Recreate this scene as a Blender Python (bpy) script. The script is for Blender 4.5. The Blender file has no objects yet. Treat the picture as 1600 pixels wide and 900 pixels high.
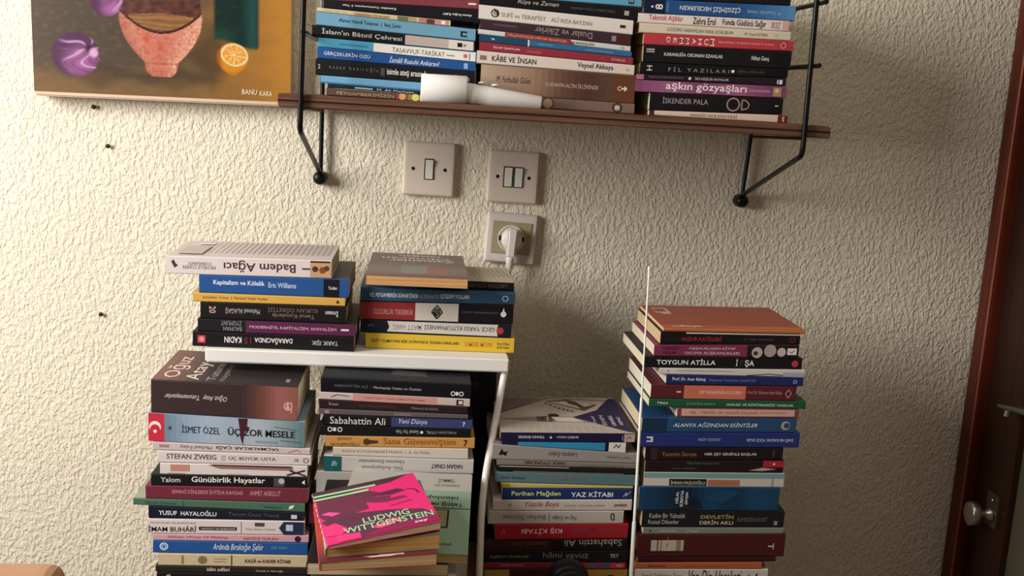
import bpy, bmesh, math, random
from mathutils import Vector, Matrix
R_ = random.Random(7)
SC = bpy.context.scene
COL = SC.collection

# ------------------------------------------------------------------ camera, world, lights, exposure
F_PX = 1600.0
CAM = Vector((0.0, -1.60, 1.50))
def _n(v): return v.normalized()
VV = Vector((-480.0, 8700.0, F_PX))                       # where plumb lines meet (down)
DV = Vector((-140.0, -(F_PX**2 + 480.0*140.0)/8700.0, F_PX))   # where lines running into the wall meet
VH = _n(VV); DH = _n(DV); HH = _n(VH.cross(DH))
if HH.x < 0: HH = -HH
def cam2w(c): return Vector((c.dot(HH), c.dot(DH), -c.dot(VH)))
ax = cam2w(Vector((1, 0, 0))); ay = cam2w(Vector((0, -1, 0))); az = cam2w(Vector((0, 0, -1)))
cd = bpy.data.cameras.new('camera'); cam = bpy.data.objects.new('camera', cd); COL.objects.link(cam)
M = Matrix(((ax.x, ay.x, az.x, CAM.x), (ax.y, ay.y, az.y, CAM.y), (ax.z, ay.z, az.z, CAM.z), (0, 0, 0, 1)))
cam.matrix_world = M
cd.sensor_width = 36.0; cd.lens = F_PX/1600.0*36.0; cd.clip_start = 0.05
SC.camera = cam

w = bpy.data.worlds.new('world'); SC.world = w; w.use_nodes = True
w.node_tree.nodes['Background'].inputs[0].default_value = (1.0, 0.90, 0.78, 1)
w.node_tree.nodes['Background'].inputs[1].default_value = 0.045

def area(name, loc, target, sx, sy, power, col):
    ld = bpy.data.lights.new(name, 'AREA'); ld.shape = 'RECTANGLE'; ld.size = sx; ld.size_y = sy
    ld.energy = power; ld.color = col
    o = bpy.data.objects.new(name, ld); COL.objects.link(o); o.location = loc
    o.rotation_euler = (Vector(target) - Vector(loc)).to_track_quat('-Z', 'Y').to_euler()
    return o
area('window_daylight', (-1.50, -1.00, 1.86), (0.1, -0.1, 1.30), 0.7, 0.9, 51.0, (1.0, 0.965, 0.92))
area('ceiling_bounce_fill', (0.0, -1.0, 2.75), (0.0, -0.7, 0.0), 1.2, 1.2, 8.0, (1.0, 0.90, 0.76))  # added fill in place of ceiling bounce, brightens the upper part; no lamp there

SC.view_settings.view_transform = 'Standard'; SC.view_settings.look = 'None'
SC.view_settings.exposure = 0.0; SC.view_settings.gamma = 1.0
SC.view_settings.use_curve_mapping = False

# ------------------------------------------------------------------ helpers: pixels of the photograph to points in the room
def ray(u, v): return cam2w(Vector((u - 800.0, v - 450.0, F_PX)))
def at(u, v, y):
    r = ray(u, v); return CAM + r*((y - CAM.y)/r.y)
def at_plane(u, v, p, n):
    r = ray(u, v); return CAM + r*((p - CAM).dot(n)/r.dot(n))
def at_x(u, v, x):
    r = ray(u, v); return CAM + r*((x - CAM.x)/r.x)
def at_z(u, v, z):
    r = ray(u, v); return CAM + r*((z - CAM.z)/r.z)

# ------------------------------------------------------------------ helpers: materials
def lin(h):
    h = h.lstrip('#'); out = []
    for i in (0, 2, 4):
        c = int(h[i:i+2], 16)/255.0
        out.append(c/12.92 if c <= 0.04045 else ((c+0.055)/1.055)**2.4)
    return (*out, 1.0)
_M = {}
def mat(h, rough=0.52, metal=0.0, spec=0.22):
    k = (h, rough, metal, spec)
    if k in _M: return _M[k]
    m = bpy.data.materials.new('m_%s' % h.strip('#')); m.use_nodes = True
    b = m.node_tree.nodes['Principled BSDF']
    b.inputs['Base Color'].default_value = lin(h); b.inputs['Roughness'].default_value = rough
    b.inputs['Metallic'].default_value = metal; b.inputs['Specular IOR Level'].default_value = spec
    _M[k] = m; return m
def nodes(m): return m.node_tree.nodes, m.node_tree.links, m.node_tree.nodes['Principled BSDF']
def paper(h):
    k = ('paper', h)
    if k in _M: return _M[k]
    m = mat(h, 0.85, 0, 0.2).copy(); N, L, b = nodes(m)
    tc = N.new('ShaderNodeTexCoord'); mp = N.new('ShaderNodeMapping'); mp.inputs['Scale'].default_value = (6, 6, 1800)
    nz = N.new('ShaderNodeTexNoise'); nz.inputs['Scale'].default_value = 1.0; nz.inputs['Detail'].default_value = 3
    mx = N.new('ShaderNodeMix'); mx.data_type = 'RGBA'
    c = lin(h); mx.inputs[6].default_value = (c[0]*.62, c[1]*.58, c[2]*.52, 1); mx.inputs[7].default_value = c
    L.new(tc.outputs['Object'], mp.inputs[0]); L.new(mp.outputs[0], nz.inputs[0])
    rp = N.new('ShaderNodeValToRGB'); rp.color_ramp.elements[0].position = .3; rp.color_ramp.elements[1].position = .6
    L.new(nz.outputs[0], rp.inputs[0]); L.new(rp.outputs[0], mx.inputs[0]); L.new(mx.outputs[2], b.inputs['Base Color'])
    bp = N.new('ShaderNodeBump'); bp.inputs['Strength'].default_value = .35; bp.inputs['Distance'].default_value = .0004
    L.new(nz.outputs[0], bp.inputs['Height']); L.new(bp.outputs[0], b.inputs['Normal'])
    _M[k] = m; return m
def plaster():
    m = mat('#d8ceb6', 0.8, 0, 0.25).copy(); m.name = 'plaster'; N, L, b = nodes(m)
    tc = N.new('ShaderNodeTexCoord')
    mp = N.new('ShaderNodeMapping'); mp.inputs['Scale'].default_value = (1.25, 1.0, 0.8); mp.inputs['Rotation'].default_value = (0, math.radians(14), 0)
    L.new(tc.outputs['Object'], mp.inputs[0])
    a = N.new('ShaderNodeTexNoise'); a.inputs['Scale'].default_value = 175; a.inputs['Detail'].default_value = 2.5; a.inputs['Distortion'].default_value = .25
    c = N.new('ShaderNodeTexNoise'); c.inputs['Scale'].default_value = 6; c.inputs['Detail'].default_value = 3
    L.new(mp.outputs[0], a.inputs[0]); L.new(tc.outputs['Object'], c.inputs[0])
    rp = N.new('ShaderNodeMapRange'); rp.inputs[1].default_value = .34; rp.inputs[2].default_value = .70; rp.interpolation_type = 'SMOOTHSTEP'
    L.new(a.outputs[0], rp.inputs[0])
    bp = N.new('ShaderNodeBump'); bp.inputs['Strength'].default_value = 0.7; bp.inputs['Distance'].default_value = .0019
    L.new(rp.outputs[0], bp.inputs['Height']); L.new(bp.outputs[0], b.inputs['Normal'])
    mx = N.new('ShaderNodeMix'); mx.data_type = 'RGBA'; mx.inputs[6].default_value = lin('#d8cebb'); mx.inputs[7].default_value = lin('#e0d8c4')
    L.new(c.outputs[0], mx.inputs[0]); L.new(mx.outputs[2], b.inputs['Base Color'])
    return m
def wood(h1, h2, scale=(3, 40, 60), rough=.45):
    m = mat(h1, rough).copy(); m.name = 'wood'; N, L, b = nodes(m)
    tc = N.new('ShaderNodeTexCoord'); mp = N.new('ShaderNodeMapping'); mp.inputs['Scale'].default_value = scale
    nz = N.new('ShaderNodeTexNoise'); nz.inputs['Scale'].default_value = 1.6; nz.inputs['Detail'].default_value = 6; nz.inputs['Distortion'].default_value = .6
    mx = N.new('ShaderNodeMix'); mx.data_type = 'RGBA'; mx.inputs[6].default_value = lin(h1); mx.inputs[7].default_value = lin(h2)
    rp = N.new('ShaderNodeValToRGB'); rp.color_ramp.elements[0].position = .35; rp.color_ramp.elements[1].position = .65
    L.new(tc.outputs['Object'], mp.inputs[0]); L.new(mp.outputs[0], nz.inputs[0]); L.new(nz.outputs[0], rp.inputs[0])
    L.new(rp.outputs[0], mx.inputs[0]); L.new(mx.outputs[2], b.inputs['Base Color'])
    return m

# ------------------------------------------------------------------ helpers: objects
def tag(o, label=None, cat=None, group=None, kind=None):
    if label: o['label'] = label
    if cat: o['category'] = cat
    if group: o['group'] = group
    if kind: o['kind'] = kind
    return o
def empty(name, loc, rz=0.0):
    o = bpy.data.objects.new(name, None); COL.objects.link(o); o.location = loc; o.rotation_euler = (0, 0, rz)
    o.empty_display_size = .05
    return o
class MB:
    """collects faces with materials; build() links them as one mesh object"""
    def __init__(s): s.v = []; s.f = []; s.m = []; s.mats = []; s.sm = []
    def mi(s, m):
        if m not in s.mats: s.mats.append(m)
        return s.mats.index(m)
    def add(s, vs, fs, m, smooth=False):
        o = len(s.v); s.v += [tuple(p) for p in vs]; i = s.mi(m)
        for f in fs: s.f.append(tuple(o + k for k in f)); s.m.append(i); s.sm.append(smooth)
    def box(s, x0, x1, y0, y1, z0, z1, m, bev=0.0, seg=2):
        bm = bmesh.new(); bmesh.ops.create_cube(bm, size=1)
        for p in bm.verts: p.co = Vector((x0 + (p.co.x+.5)*(x1-x0), y0 + (p.co.y+.5)*(y1-y0), z0 + (p.co.z+.5)*(z1-z0)))
        if bev > 0: bmesh.ops.bevel(bm, geom=bm.edges[:], offset=bev, segments=seg, affect='EDGES', profile=.6)
        s.bm(bm, m)
    def bm(s, bm, m, smooth=False, mtx=None):
        bm.verts.ensure_lookup_table(); bm.verts.index_update()
        if mtx: bm.transform(mtx)
        s.add([p.co.copy() for p in bm.verts], [[q.index for q in f.verts] for f in bm.faces], m, smooth); bm.free()
    def tube(s, pts, r, m, n=12, caps=True, flat=None):
        pts = [Vector(p) for p in pts]; rs = r if isinstance(r, (list, tuple)) else [r]*len(pts)
        vs = []; fs = []; prev = None
        for i, p in enumerate(pts):
            t = (pts[min(i+1, len(pts)-1)] - pts[max(i-1, 0)]).normalized()
            if prev is None: prev = Vector((0, 0, 1)) if abs(t.z) < .9 else Vector((1, 0, 0))
            a = (prev - t*prev.dot(t)).normalized(); b = t.cross(a); prev = a
            for k in range(n):
                q = 2*math.pi*k/n; vs.append(p + (a*math.cos(q) + b*math.sin(q))*rs[i])
        for i in range(len(pts)-1):
            for k in range(n):
                fs.append((i*n+k, i*n+(k+1) % n, (i+1)*n+(k+1) % n, (i+1)*n+k))
        s.add(vs, fs, m, True)
        if caps:
            s.add(vs[:n], [tuple(range(n))[::-1]], m); s.add(vs[-n:], [tuple(range(n))], m)
    def lathe(s, prof, m, o, axis, n=32):
        """prof: (radius, height along axis)"""
        axis = Vector(axis).normalized(); a = axis.orthogonal().normalized(); b = axis.cross(a); o = Vector(o); vs = []; fs = []
        for r, h in prof:
            for k in range(n):
                q = 2*math.pi*k/n; vs.append(o + axis*h + (a*math.cos(q) + b*math.sin(q))*r)
        for i in range(len(prof)-1):
            for k in range(n): fs.append((i*n+k, i*n+(k+1) % n, (i+1)*n+(k+1) % n, (i+1)*n+k))
        s.add(vs, fs, m, True)
        if prof[0][0] > 1e-5: s.add(vs[:n], [tuple(range(n))[::-1]], m)
        if prof[-1][0] > 1e-5: s.add(vs[-n:], [tuple(range(n))], m)
    def build(s, name, parent=None, loc=None, local=False):
        """vertices are world points; the object sits at loc (or under its parent)"""
        inv = Matrix.Identity(4)
        if parent is not None:
            base = Matrix.Translation(parent_world(parent).translation) @ parent_world(parent).to_3x3().to_4x4()
            inv = base.inverted()
        elif loc is not None: inv = Matrix.Translation(-Vector(loc))
        me = bpy.data.meshes.new(name)
        me.from_pydata([inv @ Vector(p) for p in s.v] if not local else s.v, [], s.f)
        for m in s.mats: me.materials.append(m)
        me.polygons.foreach_set('material_index', s.m); me.polygons.foreach_set('use_smooth', s.sm)
        bm = bmesh.new(); bm.from_mesh(me)
        if getattr(s, 'fixn', True): bmesh.ops.recalc_face_normals(bm, faces=bm.faces[:])
        bm.to_mesh(me); bm.free(); me.update()
        o = bpy.data.objects.new(name, me); COL.objects.link(o)
        if parent is not None: o.parent = parent
        elif loc is not None: o.location = loc
        return o
def parent_world(p):
    m = Matrix.Translation(p.location) @ p.rotation_euler.to_matrix().to_4x4()
    return parent_world(p.parent) @ m if p.parent else m
def round_path(pts, r, n=6):
    pts = [Vector(p) for p in pts]; out = [pts[0]]
    for i in range(1, len(pts)-1):
        a, b, c = pts[i-1], pts[i], pts[i+1]; d1 = (a-b).normalized(); d2 = (c-b).normalized()
        p, q = b + d1*r, b + d2*r
        for k in range(n+1):
            t = k/n; out.append(p*(1-t)**2 + b*2*t*(1-t) + q*t*t)
    out.append(pts[-1]); return out

# lettering: a string as a flat mesh scaled to the unit square
_T = {}
def letters(txt, shear=0.0, bold=0.0):
    k = (txt, shear, bold)
    if k in _T: return _T[k]
    cu = bpy.data.curves.new('lettering', 'FONT'); cu.body = txt; cu.resolution_u = 2; cu.shear = shear; cu.offset = bold
    o = bpy.data.objects.new('lettering', cu); COL.objects.link(o)
    bpy.context.view_layer.update()
    me = o.evaluated_get(bpy.context.evaluated_depsgraph_get()).to_mesh()
    vs = [p.co.copy() for p in me.vertices]; fs = [tuple(p.vertices) for p in me.polygons]
    o.evaluated_get(bpy.context.evaluated_depsgraph_get()).to_mesh_clear()
    bpy.data.objects.remove(o); bpy.data.curves.remove(cu)
    x0 = min(p.x for p in vs); x1 = max(p.x for p in vs); y0 = min(p.y for p in vs); y1 = max(p.y for p in vs)
    vs = [((p.x-x0)/(x1-x0), (p.y-y0)/(y1-y0)) for p in vs]
    _T[k] = (vs, fs); return _T[k]

def put_items(mb, items, P, size, eps0, tmax=1.0):
    """items printed on a surface; P(s, t, eps) gives the point; size = (length, height) in metres"""
    e = eps0
    for it in items:
        k = it[0]; e += .00005
        if k == 'p':                                     # panel
            _, a, b, c, d, col = it; mb.add([P(a, c, e), P(b, c, e), P(b, d, e), P(a, d, e)], [(0, 1, 2, 3)], mat(col))
        elif k == 'g':                                   # printed colour run
            _, a, b, c, d, cols = it; n = 4*(len(cols)-1)
            cl = [lin(x) for x in cols]
            for i in range(n):
                f = (i+.5)/n*(len(cols)-1); j = int(f); f -= j
                c1, c2 = cols[j].lstrip('#'), cols[j+1].lstrip('#')
                hx = '#' + ''.join('%02x' % int(round(int(c1[q:q+2], 16)*(1-f) + int(c2[q:q+2], 16)*f)) for q in (0, 2, 4))
                a0 = a + (b-a)*i/n; a1 = a + (b-a)*(i+1)/n
                mb.add([P(a0, c, e), P(a1, c, e), P(a1, d, e), P(a0, d, e)], [(0, 1, 2, 3)], mat(hx))
        elif k in ('t', 'ti', 'tb'):                     # text, italic text, bold text
            txt, a, b, c, d, col = it[1:7]; rot = it[7] if len(it) > 7 else 0
            vs, fs = letters(txt, .3 if k == 'ti' else 0, .012 if k == 'tb' else 0)
            out = []
            for x, y in vs:
                if rot == 180: x, y = 1-x, 1-y
                elif rot == 90: x, y = 1-y, x
                elif rot == 270: x, y = y, 1-x
                out.append(P(a + (b-a)*x, c + (d-c)*y, e))
            mb.add(out, fs, mat(col))
        elif k == 'o':                                   # disc
            _, s, t, r, col = it; n = 16
            mb.add([P(s + r*math.cos(2*math.pi*i/n)/size[0], t + r*math.sin(2*math.pi*i/n)/size[1], e) for i in range(n)], [tuple(range(n))], mat(col))
        elif k == 'r':                                   # ring
            _, s, t, r, wd, col = it; n = 18; vs = []
            for q in (r, r-wd): vs += [P(s + q*math.cos(2*math.pi*i/n)/size[0], t + q*math.sin(2*math.pi*i/n)/size[1], e) for i in range(n)]
            mb.add(vs, [(i, (i+1) % n, n+(i+1) % n, n+i) for i in range(n)], mat(col))
        elif k == 'y':                                   # free polygon
            _, pts, col = it; mb.add([P(a, b, e) for a, b in pts], [tuple(range(len(pts)))], mat(col))
        elif k == 'l':                                   # stroke
            _, pts, wd, col = it
            for (a, b), (c, d) in zip(pts[:-1], pts[1:]):
                dx, dy = (c-a)*size[0], (d-b)*size[1]; q = math.hypot(dx, dy) or 1; nx, ny = -dy/q*wd/2/size[0], dx/q*wd/2/size[1]
                mb.add([P(a+nx, b+ny, e), P(c+nx, d+ny, e), P(c-nx, d-ny, e), P(a-nx, b-ny, e)], [(0, 1, 2, 3)], mat(col))

# ------------------------------------------------------------------ helpers: a book
def build_book(P0, yaw, L, D, zb, zt, col, label, group, pages='#d9c7a4', spine=(), top=(), hard=False, topcol=None, rnd=.0016):
    """P0: floor-plan corner at the spine's left end; yaw turns the book; zb/zt: planes (a, bx, cy)"""
    ex = Vector((math.cos(yaw), math.sin(yaw), 0)); eq = Vector((-math.sin(yaw), math.cos(yaw), 0)); P0 = Vector((P0.x, P0.y, 0))
    pl = lambda c, p: c[0] + c[1]*p.x + c[2]*p.y
    mid = P0 + ex*L/2 + eq*D/2
    root = empty('book', (mid.x, mid.y, pl(zb, mid)), yaw); tag(root, label, 'book', group)
    gap = .00015
    def B(s, q): p = P0 + ex*s + eq*q; p.z = pl(zb, p) + gap; return p
    def T(s, q): p = P0 + ex*s + eq*q; p.z = pl(zt, p) - gap; return p
    t_mid = pl(zt, mid) - pl(zb, mid)
    tc = (.0022 if hard else .0007); tc = min(tc, t_mid*.2); r = min(rnd, t_mid*.35)
    ov = .003 if hard else 0.0
    outer = [(D, 0, 1)]
    inner = [(D, tc, 1)]
    for k in range(5):
        a = math.pi/2*k/4; outer.append((r - r*math.sin(a), r - r*math.cos(a), 1))
        ri = max(r - tc, .0001); inner.append((tc + ri - ri*math.sin(a), tc + ri - ri*math.cos(a), 1))
    for k in range(5):
        a = math.pi/2*k/4; outer.append((r - r*math.cos(a), r - r*math.sin(a), 0))
        ri = max(r - tc, .0001); inner.append((tc + ri - ri*math.cos(a), tc + ri - ri*math.sin(a), 0))
    outer.append((D, 0, 0)); inner.append((D, tc, 0)); n = len(outer)
    def pt(s, c):
        q, zo, ref = c; p = T(s, q) if ref else B(s, q); p.z += -zo if ref else zo; return p
    mb = MB(); mb.fixn = True
    vs = [pt(0, c) for c in outer] + [pt(L, c) for c in outer] + [pt(0, c) for c in inner] + [pt(L, c) for c in inner]
    fo = [(i, i+1, n+i+1, n+i) for i in range(n-1)]
    fi = [(2*n+i, 3*n+i, 3*n+i+1, 2*n+i+1) for i in range(n-1)]
    fe = [(i, 2*n+i, 2*n+i+1, i+1) for i in range(n-1)] + [(n+i, n+i+1, 3*n+i+1, 3*n+i) for i in range(n-1)]
    ft = [(0, n, 3*n, 2*n), (n-1, 3*n-1, 4*n-1, 2*n-1)]
    mb.add(vs, fo + fi + fe + ft, mat(col))
    def PS(s, t, e):
        a, b = B(s*L, 0), T(s*L, 0); p = a.lerp(b, t); return p - eq*(e)
    def PT(s, q, e):
        p = T(s*L, q*D); p.z += e; return p
    if topcol: top = [('p', 0.001, .999, .012, .999, topcol)] + list(top)
    put_items(mb, spine, PS, (L, t_mid), .0001); put_items(mb, top, PT, (L, D), .0001)
    mb.fixn = False
    c = mb.build('cover', root)
    pb = MB(); i0 = tc + .0002; i1 = D - ov - .0006; e0 = ov + .0005; e1 = L - ov - .0005
    P = []
    for s in (e0, e1):
        for q in (i0, i1):
            a, b = B(s, q), T(s, q); a.z += tc; b.z -= tc; P += [a, b]
    pb.add(P, [(0, 1, 3, 2), (4, 6, 7, 5), (0, 4, 5, 1), (2, 3, 7, 6), (1, 5, 7, 3), (0, 2, 6, 4)], paper(pages))
    pb.build('page_block', root)
    return root

ORD = ['top', 'second', 'third', 'fourth', 'fifth', 'sixth', 'seventh', 'eighth', 'ninth', 'tenth', 'eleventh', 'twelfth',
       'thirteenth', 'fourteenth', 'fifteenth', 'sixteenth', 'seventeenth', 'eighteenth', 'nineteenth', 'twentieth', 'twenty-first']
def stack(rows, y, where, group, floor=None, depth=.137, names=None):
    """rows from the top down: dict(px=(uL, vTL, vBL, uR, vTR, vBR), col, desc, spine, top, dy, yaw, depth)"""
    info = []
    for r in rows:
        uL, a, b, uR, c, d = r['px']; yy = y + r.get('dy', 0); yaw = math.radians(r.get('yaw', 0))
        pm = at((uL+uR)/2, (a+b+c+d)/4, yy); nrm = Vector((math.sin(yaw), -math.cos(yaw), 0))
        q = [at_plane(*p, pm, nrm) for p in ((uL, a), (uL, b), (uR, c), (uR, d))]
        xl = (q[0] + q[1])/2; xr = (q[2] + q[3])/2
        bt = (q[2].z - q[0].z)/(xr.x - xl.x); bb = (q[3].z - q[1].z)/(xr.x - xl.x)
        info.append(dict(P0=xl, L=math.hypot(xr.x-xl.x, xr.y-xl.y), yaw=yaw, t=(q[0].z - bt*xl.x, bt), b=(q[1].z - bb*xl.x, bb), xm=(xl.x+xr.x)/2))
    for i in range(len(rows)-1):
        A, B = info[i], info[i+1]; xm = (A['xm'] + B['xm'])/2
        za = (A['b'][0] + A['b'][1]*xm + B['t'][0] + B['t'][1]*xm)/2; sl = (A['b'][1] + B['t'][1])/2
        A['b'] = B['t'] = (za - sl*xm, sl)
    if floor: info[-1]['b'] = floor
    out = []
    for i, (r, I) in enumerate(zip(rows, info)):
        pos = ('bottom' if i == len(rows)-1 else ORD[i])
        lab = r.get('label') or ('%s, %s %s %s' % (r['desc'], pos, 'in' if pos in ('top', 'bottom') else 'down in', where))
        out.append(build_book(I['P0'], I['yaw'], I['L'], r.get('depth', depth + R_.uniform(-.004, .004)), (*I['b'], 0), (*I['t'], 0), r['col'], lab, group,
                   r.get('pages', R_.choice(['#d9c7a4', '#e2d6bd', '#cfb991', '#e6dfcf'])), r.get('spine', ()), r.get('top', ()), r.get('hard', False), r.get('topcol')))
    return out
def B(px, col, desc, spine=(), **k): return dict(px=px, col=col, desc=desc, spine=spine, **k)

# ------------------------------------------------------------------ the setting
m_pl = plaster()
XR = at(1538, 450, 0).x                                   # corner with the right-hand wall
DESK_Z = at(360, 918, -.30).z
mb = MB(); mb.box(-1.9, XR, 0, .12, 0, 2.7, m_pl); tag(mb.build('wall_back', None, (0, .06, 0)), kind='structure')
mb = MB(); mb.box(-1.9, 2.2, -3.0, .12, -.06, 0, wood('#6b4a32', '#7d583c', (2, 30, 30))); tag(mb.build('floor', None, (0, 0, 0)), kind='structure')
# right wall, with the door in it (the wall starts again beyond the door)
DY0 = -.008; DY1 = -.046; DY2 = -.145; DY3 = -.80
mb = MB(); mb.box(XR, XR+.12, -3.0, DY3-.045, 0, 2.7, m_pl); mb.box(XR, XR+.12, DY3-.05, .12, 2.18, 2.7, m_pl)
tag(mb.build('wall_right', None, (XR+.06, 0, 0)), kind='structure')
m_cas = wood('#4a1d14', '#5c2618', (40, 40, 2), .3); m_stile = wood('#2a1711', '#331c14', (40, 40, 2), .38)
door = empty('door_1', (XR+.03, DY2, 0)); tag(door, kind='structure')
mb = MB()
for y0, y1 in ((DY0, DY1), (DY3, DY3-.045)): mb.box(XR-.012, XR+.11, min(y0, y1), max(y0, y1), 0, 2.13, m_cas, .003)
mb.box(XR-.012, XR+.11, DY3-.045, DY0, 2.13, 2.18, m_cas, .003)
mb.tube([(XR-.013, DY1+.002, 0), (XR-.013, DY1+.002, 2.13)], .0022, mat('#8a4a38', .25), 8)  # bead on the casing's inner edge, its highlight put into the lighter colour
mb.build('door_frame', door)
mb = MB()
for a, b in ((DY2, DY1-.001), (DY3+.001, DY3+.10)): mb.box(XR+.004, XR+.044, a, b, .005, 2.125, m_stile, .002)
for a, b in ((.005, .2), (2.0, 2.125)): mb.box(XR+.004, XR+.044, DY3+.1, DY2, a, b, m_stile, .002)
leaf = mb.build('door_leaf', door)
mb = MB(); mb.box(XR+.016, XR+.032, DY3+.09, DY2+.01, .19, 2.01, mat('#4d483a', .5)); mb.build('door_panel', door)
# knob with its keyhole plate
m_nk = mat('#b9b2a8', .28, .9); m_bz = mat('#6d6257', .35, .8)
kp = at_x(1552, 797, XR+.003)
mb = MB(); mb.box(XR-.001, XR+.005, kp.y-.016, kp.y+.016, kp.z-.028, kp.z+.028, m_bz, .002)
mb.lathe([(.0, -.0005), (.003, 0), (.003, .003), (0, .0035)], mat('#c9c2b6', .2, 1), (XR-.002, kp.y-.004, kp.z+.018), (-1, 0, 0), 12)
mb.build('lock_plate', leaf)
mb = MB(); mb.lathe([(.011, 0), (.011, .004), (.008, .007), (.007, .016), (.014, .019), (.0190, .023), (.0198, .030), (.0190, .0345), (.017, .036), (0, .0366)], m_nk, (XR-.001, kp.y, kp.z-.008), (-1, .1, 0), 36)
mb.build('door_knob', leaf)
lp = at_x(1575, 637, XR-.012)
mb = MB(); a = at_x(1561, 634, XR-.02); b = at_x(1606, 646, XR-.02)
mb.tube([a, a.lerp(b, .35), b, b + (b-a)*.8], [.003, .0042, .005, .005], mat('#6d675d', .35, .7), 12)
c = a.lerp(b, .4); mb.tube([c, c + Vector((.02, 0, 0))], .005, m_bz, 10); d = a.lerp(b, .42); mb.tube([d + Vector((-.005, 0, -.003)), d + Vector((-.006, 0, -.012))], .004, m_nk, 10)
c2 = b + (b-a)*.6; mb.tube([c2, c2 + Vector((.02, 0, 0))], .005, m_bz, 10)
mb.build('door_latch', leaf)

# desk below the picture that carries every pile
mb = MB(); m_desk = wood('#7a5a40', '#8a6a4c', (3, 40, 40))
desk = empty('desk', (.05, -.38, 0)); tag(desk, 'brown wooden desk under the piles of books', 'desk')
mb.box(-.325, .43, -.62, -.012, DESK_Z-.03, DESK_Z, m_desk, .004); mb.build('desktop', desk)
for x in (-.29, .395):
    for y in (-.58, -.05):
        mb = MB(); mb.box(x-.025, x+.025, y-.025, y+.025, 0, DESK_Z-.03, m_desk, .003); mb.build('leg', desk)

# ------------------------------------------------------------------ wall shelf on black wire brackets
SY = -.25
def quad_board(mb, TL, BL, TR, BR, y0, y1, m, bev=.0015):
    a, b, c, d = (at(*p, y0) for p in (TL, BL, TR, BR))
    bm = bmesh.new(); vs = []
    for yy in (y0, y1):
        for p in (a, b, d, c): vs.append(bm.verts.new((p.x, yy, p.z)))
    for f in ((0, 1, 2, 3), (7, 6, 5, 4), (0, 4, 5, 1), (1, 5, 6, 2), (2, 6, 7, 3), (3, 7, 4, 0)): bm.faces.new([vs[i] for i in f])
    bmesh.ops.bevel(bm, geom=bm.edges[:], offset=bev, segments=2, affect='EDGES'); mb.bm(bm, m)
    return a, b, c, d
m_wal = wood('#543a2c', '#6f4f3e', (3, 30, 120), .45); m_blk = mat('#0d0c0d', .35)
shelf = empty('wall_shelf', (at(860, 180, -.12).x, -.12, at(860, 195, -.12).z)); tag(shelf, 'long walnut brown wall shelf on black wire brackets', 'shelf')
mb = MB(); sc = quad_board(mb, (434, 145), (434, 167), (1298, 197.5), (1297.5, 217), SY, -.015, m_wal)
n = Vector((0, -.0004, 0))
for f in (.45, .52): mb.tube([sc[0].lerp(sc[1], f) + n*0, sc[2].lerp(sc[3], f) + n*0], .0006, mat('#2e1a12'), 6)
mb.build('shelf_board', shelf)
def bracket(front, low, back, ties, under):
    mb = MB(); yf = SY - .0045
    F = [at(u, v, yf) for u, v in front]; b0, b1 = (at(u, v, -.011) for u, v in back)
    path = round_path([*F, at(*low, -.012)], .012, 6)
    r = .0036
    up = F[0] + (F[0]-F[1])*.8
    mb.tube([up, *path], r, m_blk, 12)
    top = b0 + (b0-b1)*2.4
    mb.tube([top, b0, b1], .0034, m_blk, 12)
    for p in ties:
        a = at(*p, yf + .006); mb.tube([a + Vector((0, -.012, 0)), Vector((a.x, -.011, a.z))], .0034, m_blk, 10)
    a = at(*under, yf + .006); zz = a.z
    mb.tube([a, Vector((b0.x, -.011, a.z - .006))], .0022, m_blk, 8)
    o = mb.build('wire_bracket', shelf)
    mb = MB(); c = at(low[0], low[1] + 8, -.012)
    mb.lathe([(0, .012), (.006, .0115), (.0095, .008), (.0105, .002), (.0105, -.012)], m_blk, (c.x, -.012, c.z), (0, -1, 0), 20)
    mb.build('wall_cap', o)
    return o
bracket([(474.4, 0), (468.5, 204)], (500, 270), [(503, 178), (501, 268)], [(476, 51)], (474, 170))
bracket([(1276.3, 0), (1253.5, 243)], (1158, 306), [(1173, 215), (1160, 302)], [(1275, 103), (1286, 4)], (1258, 217))

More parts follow.
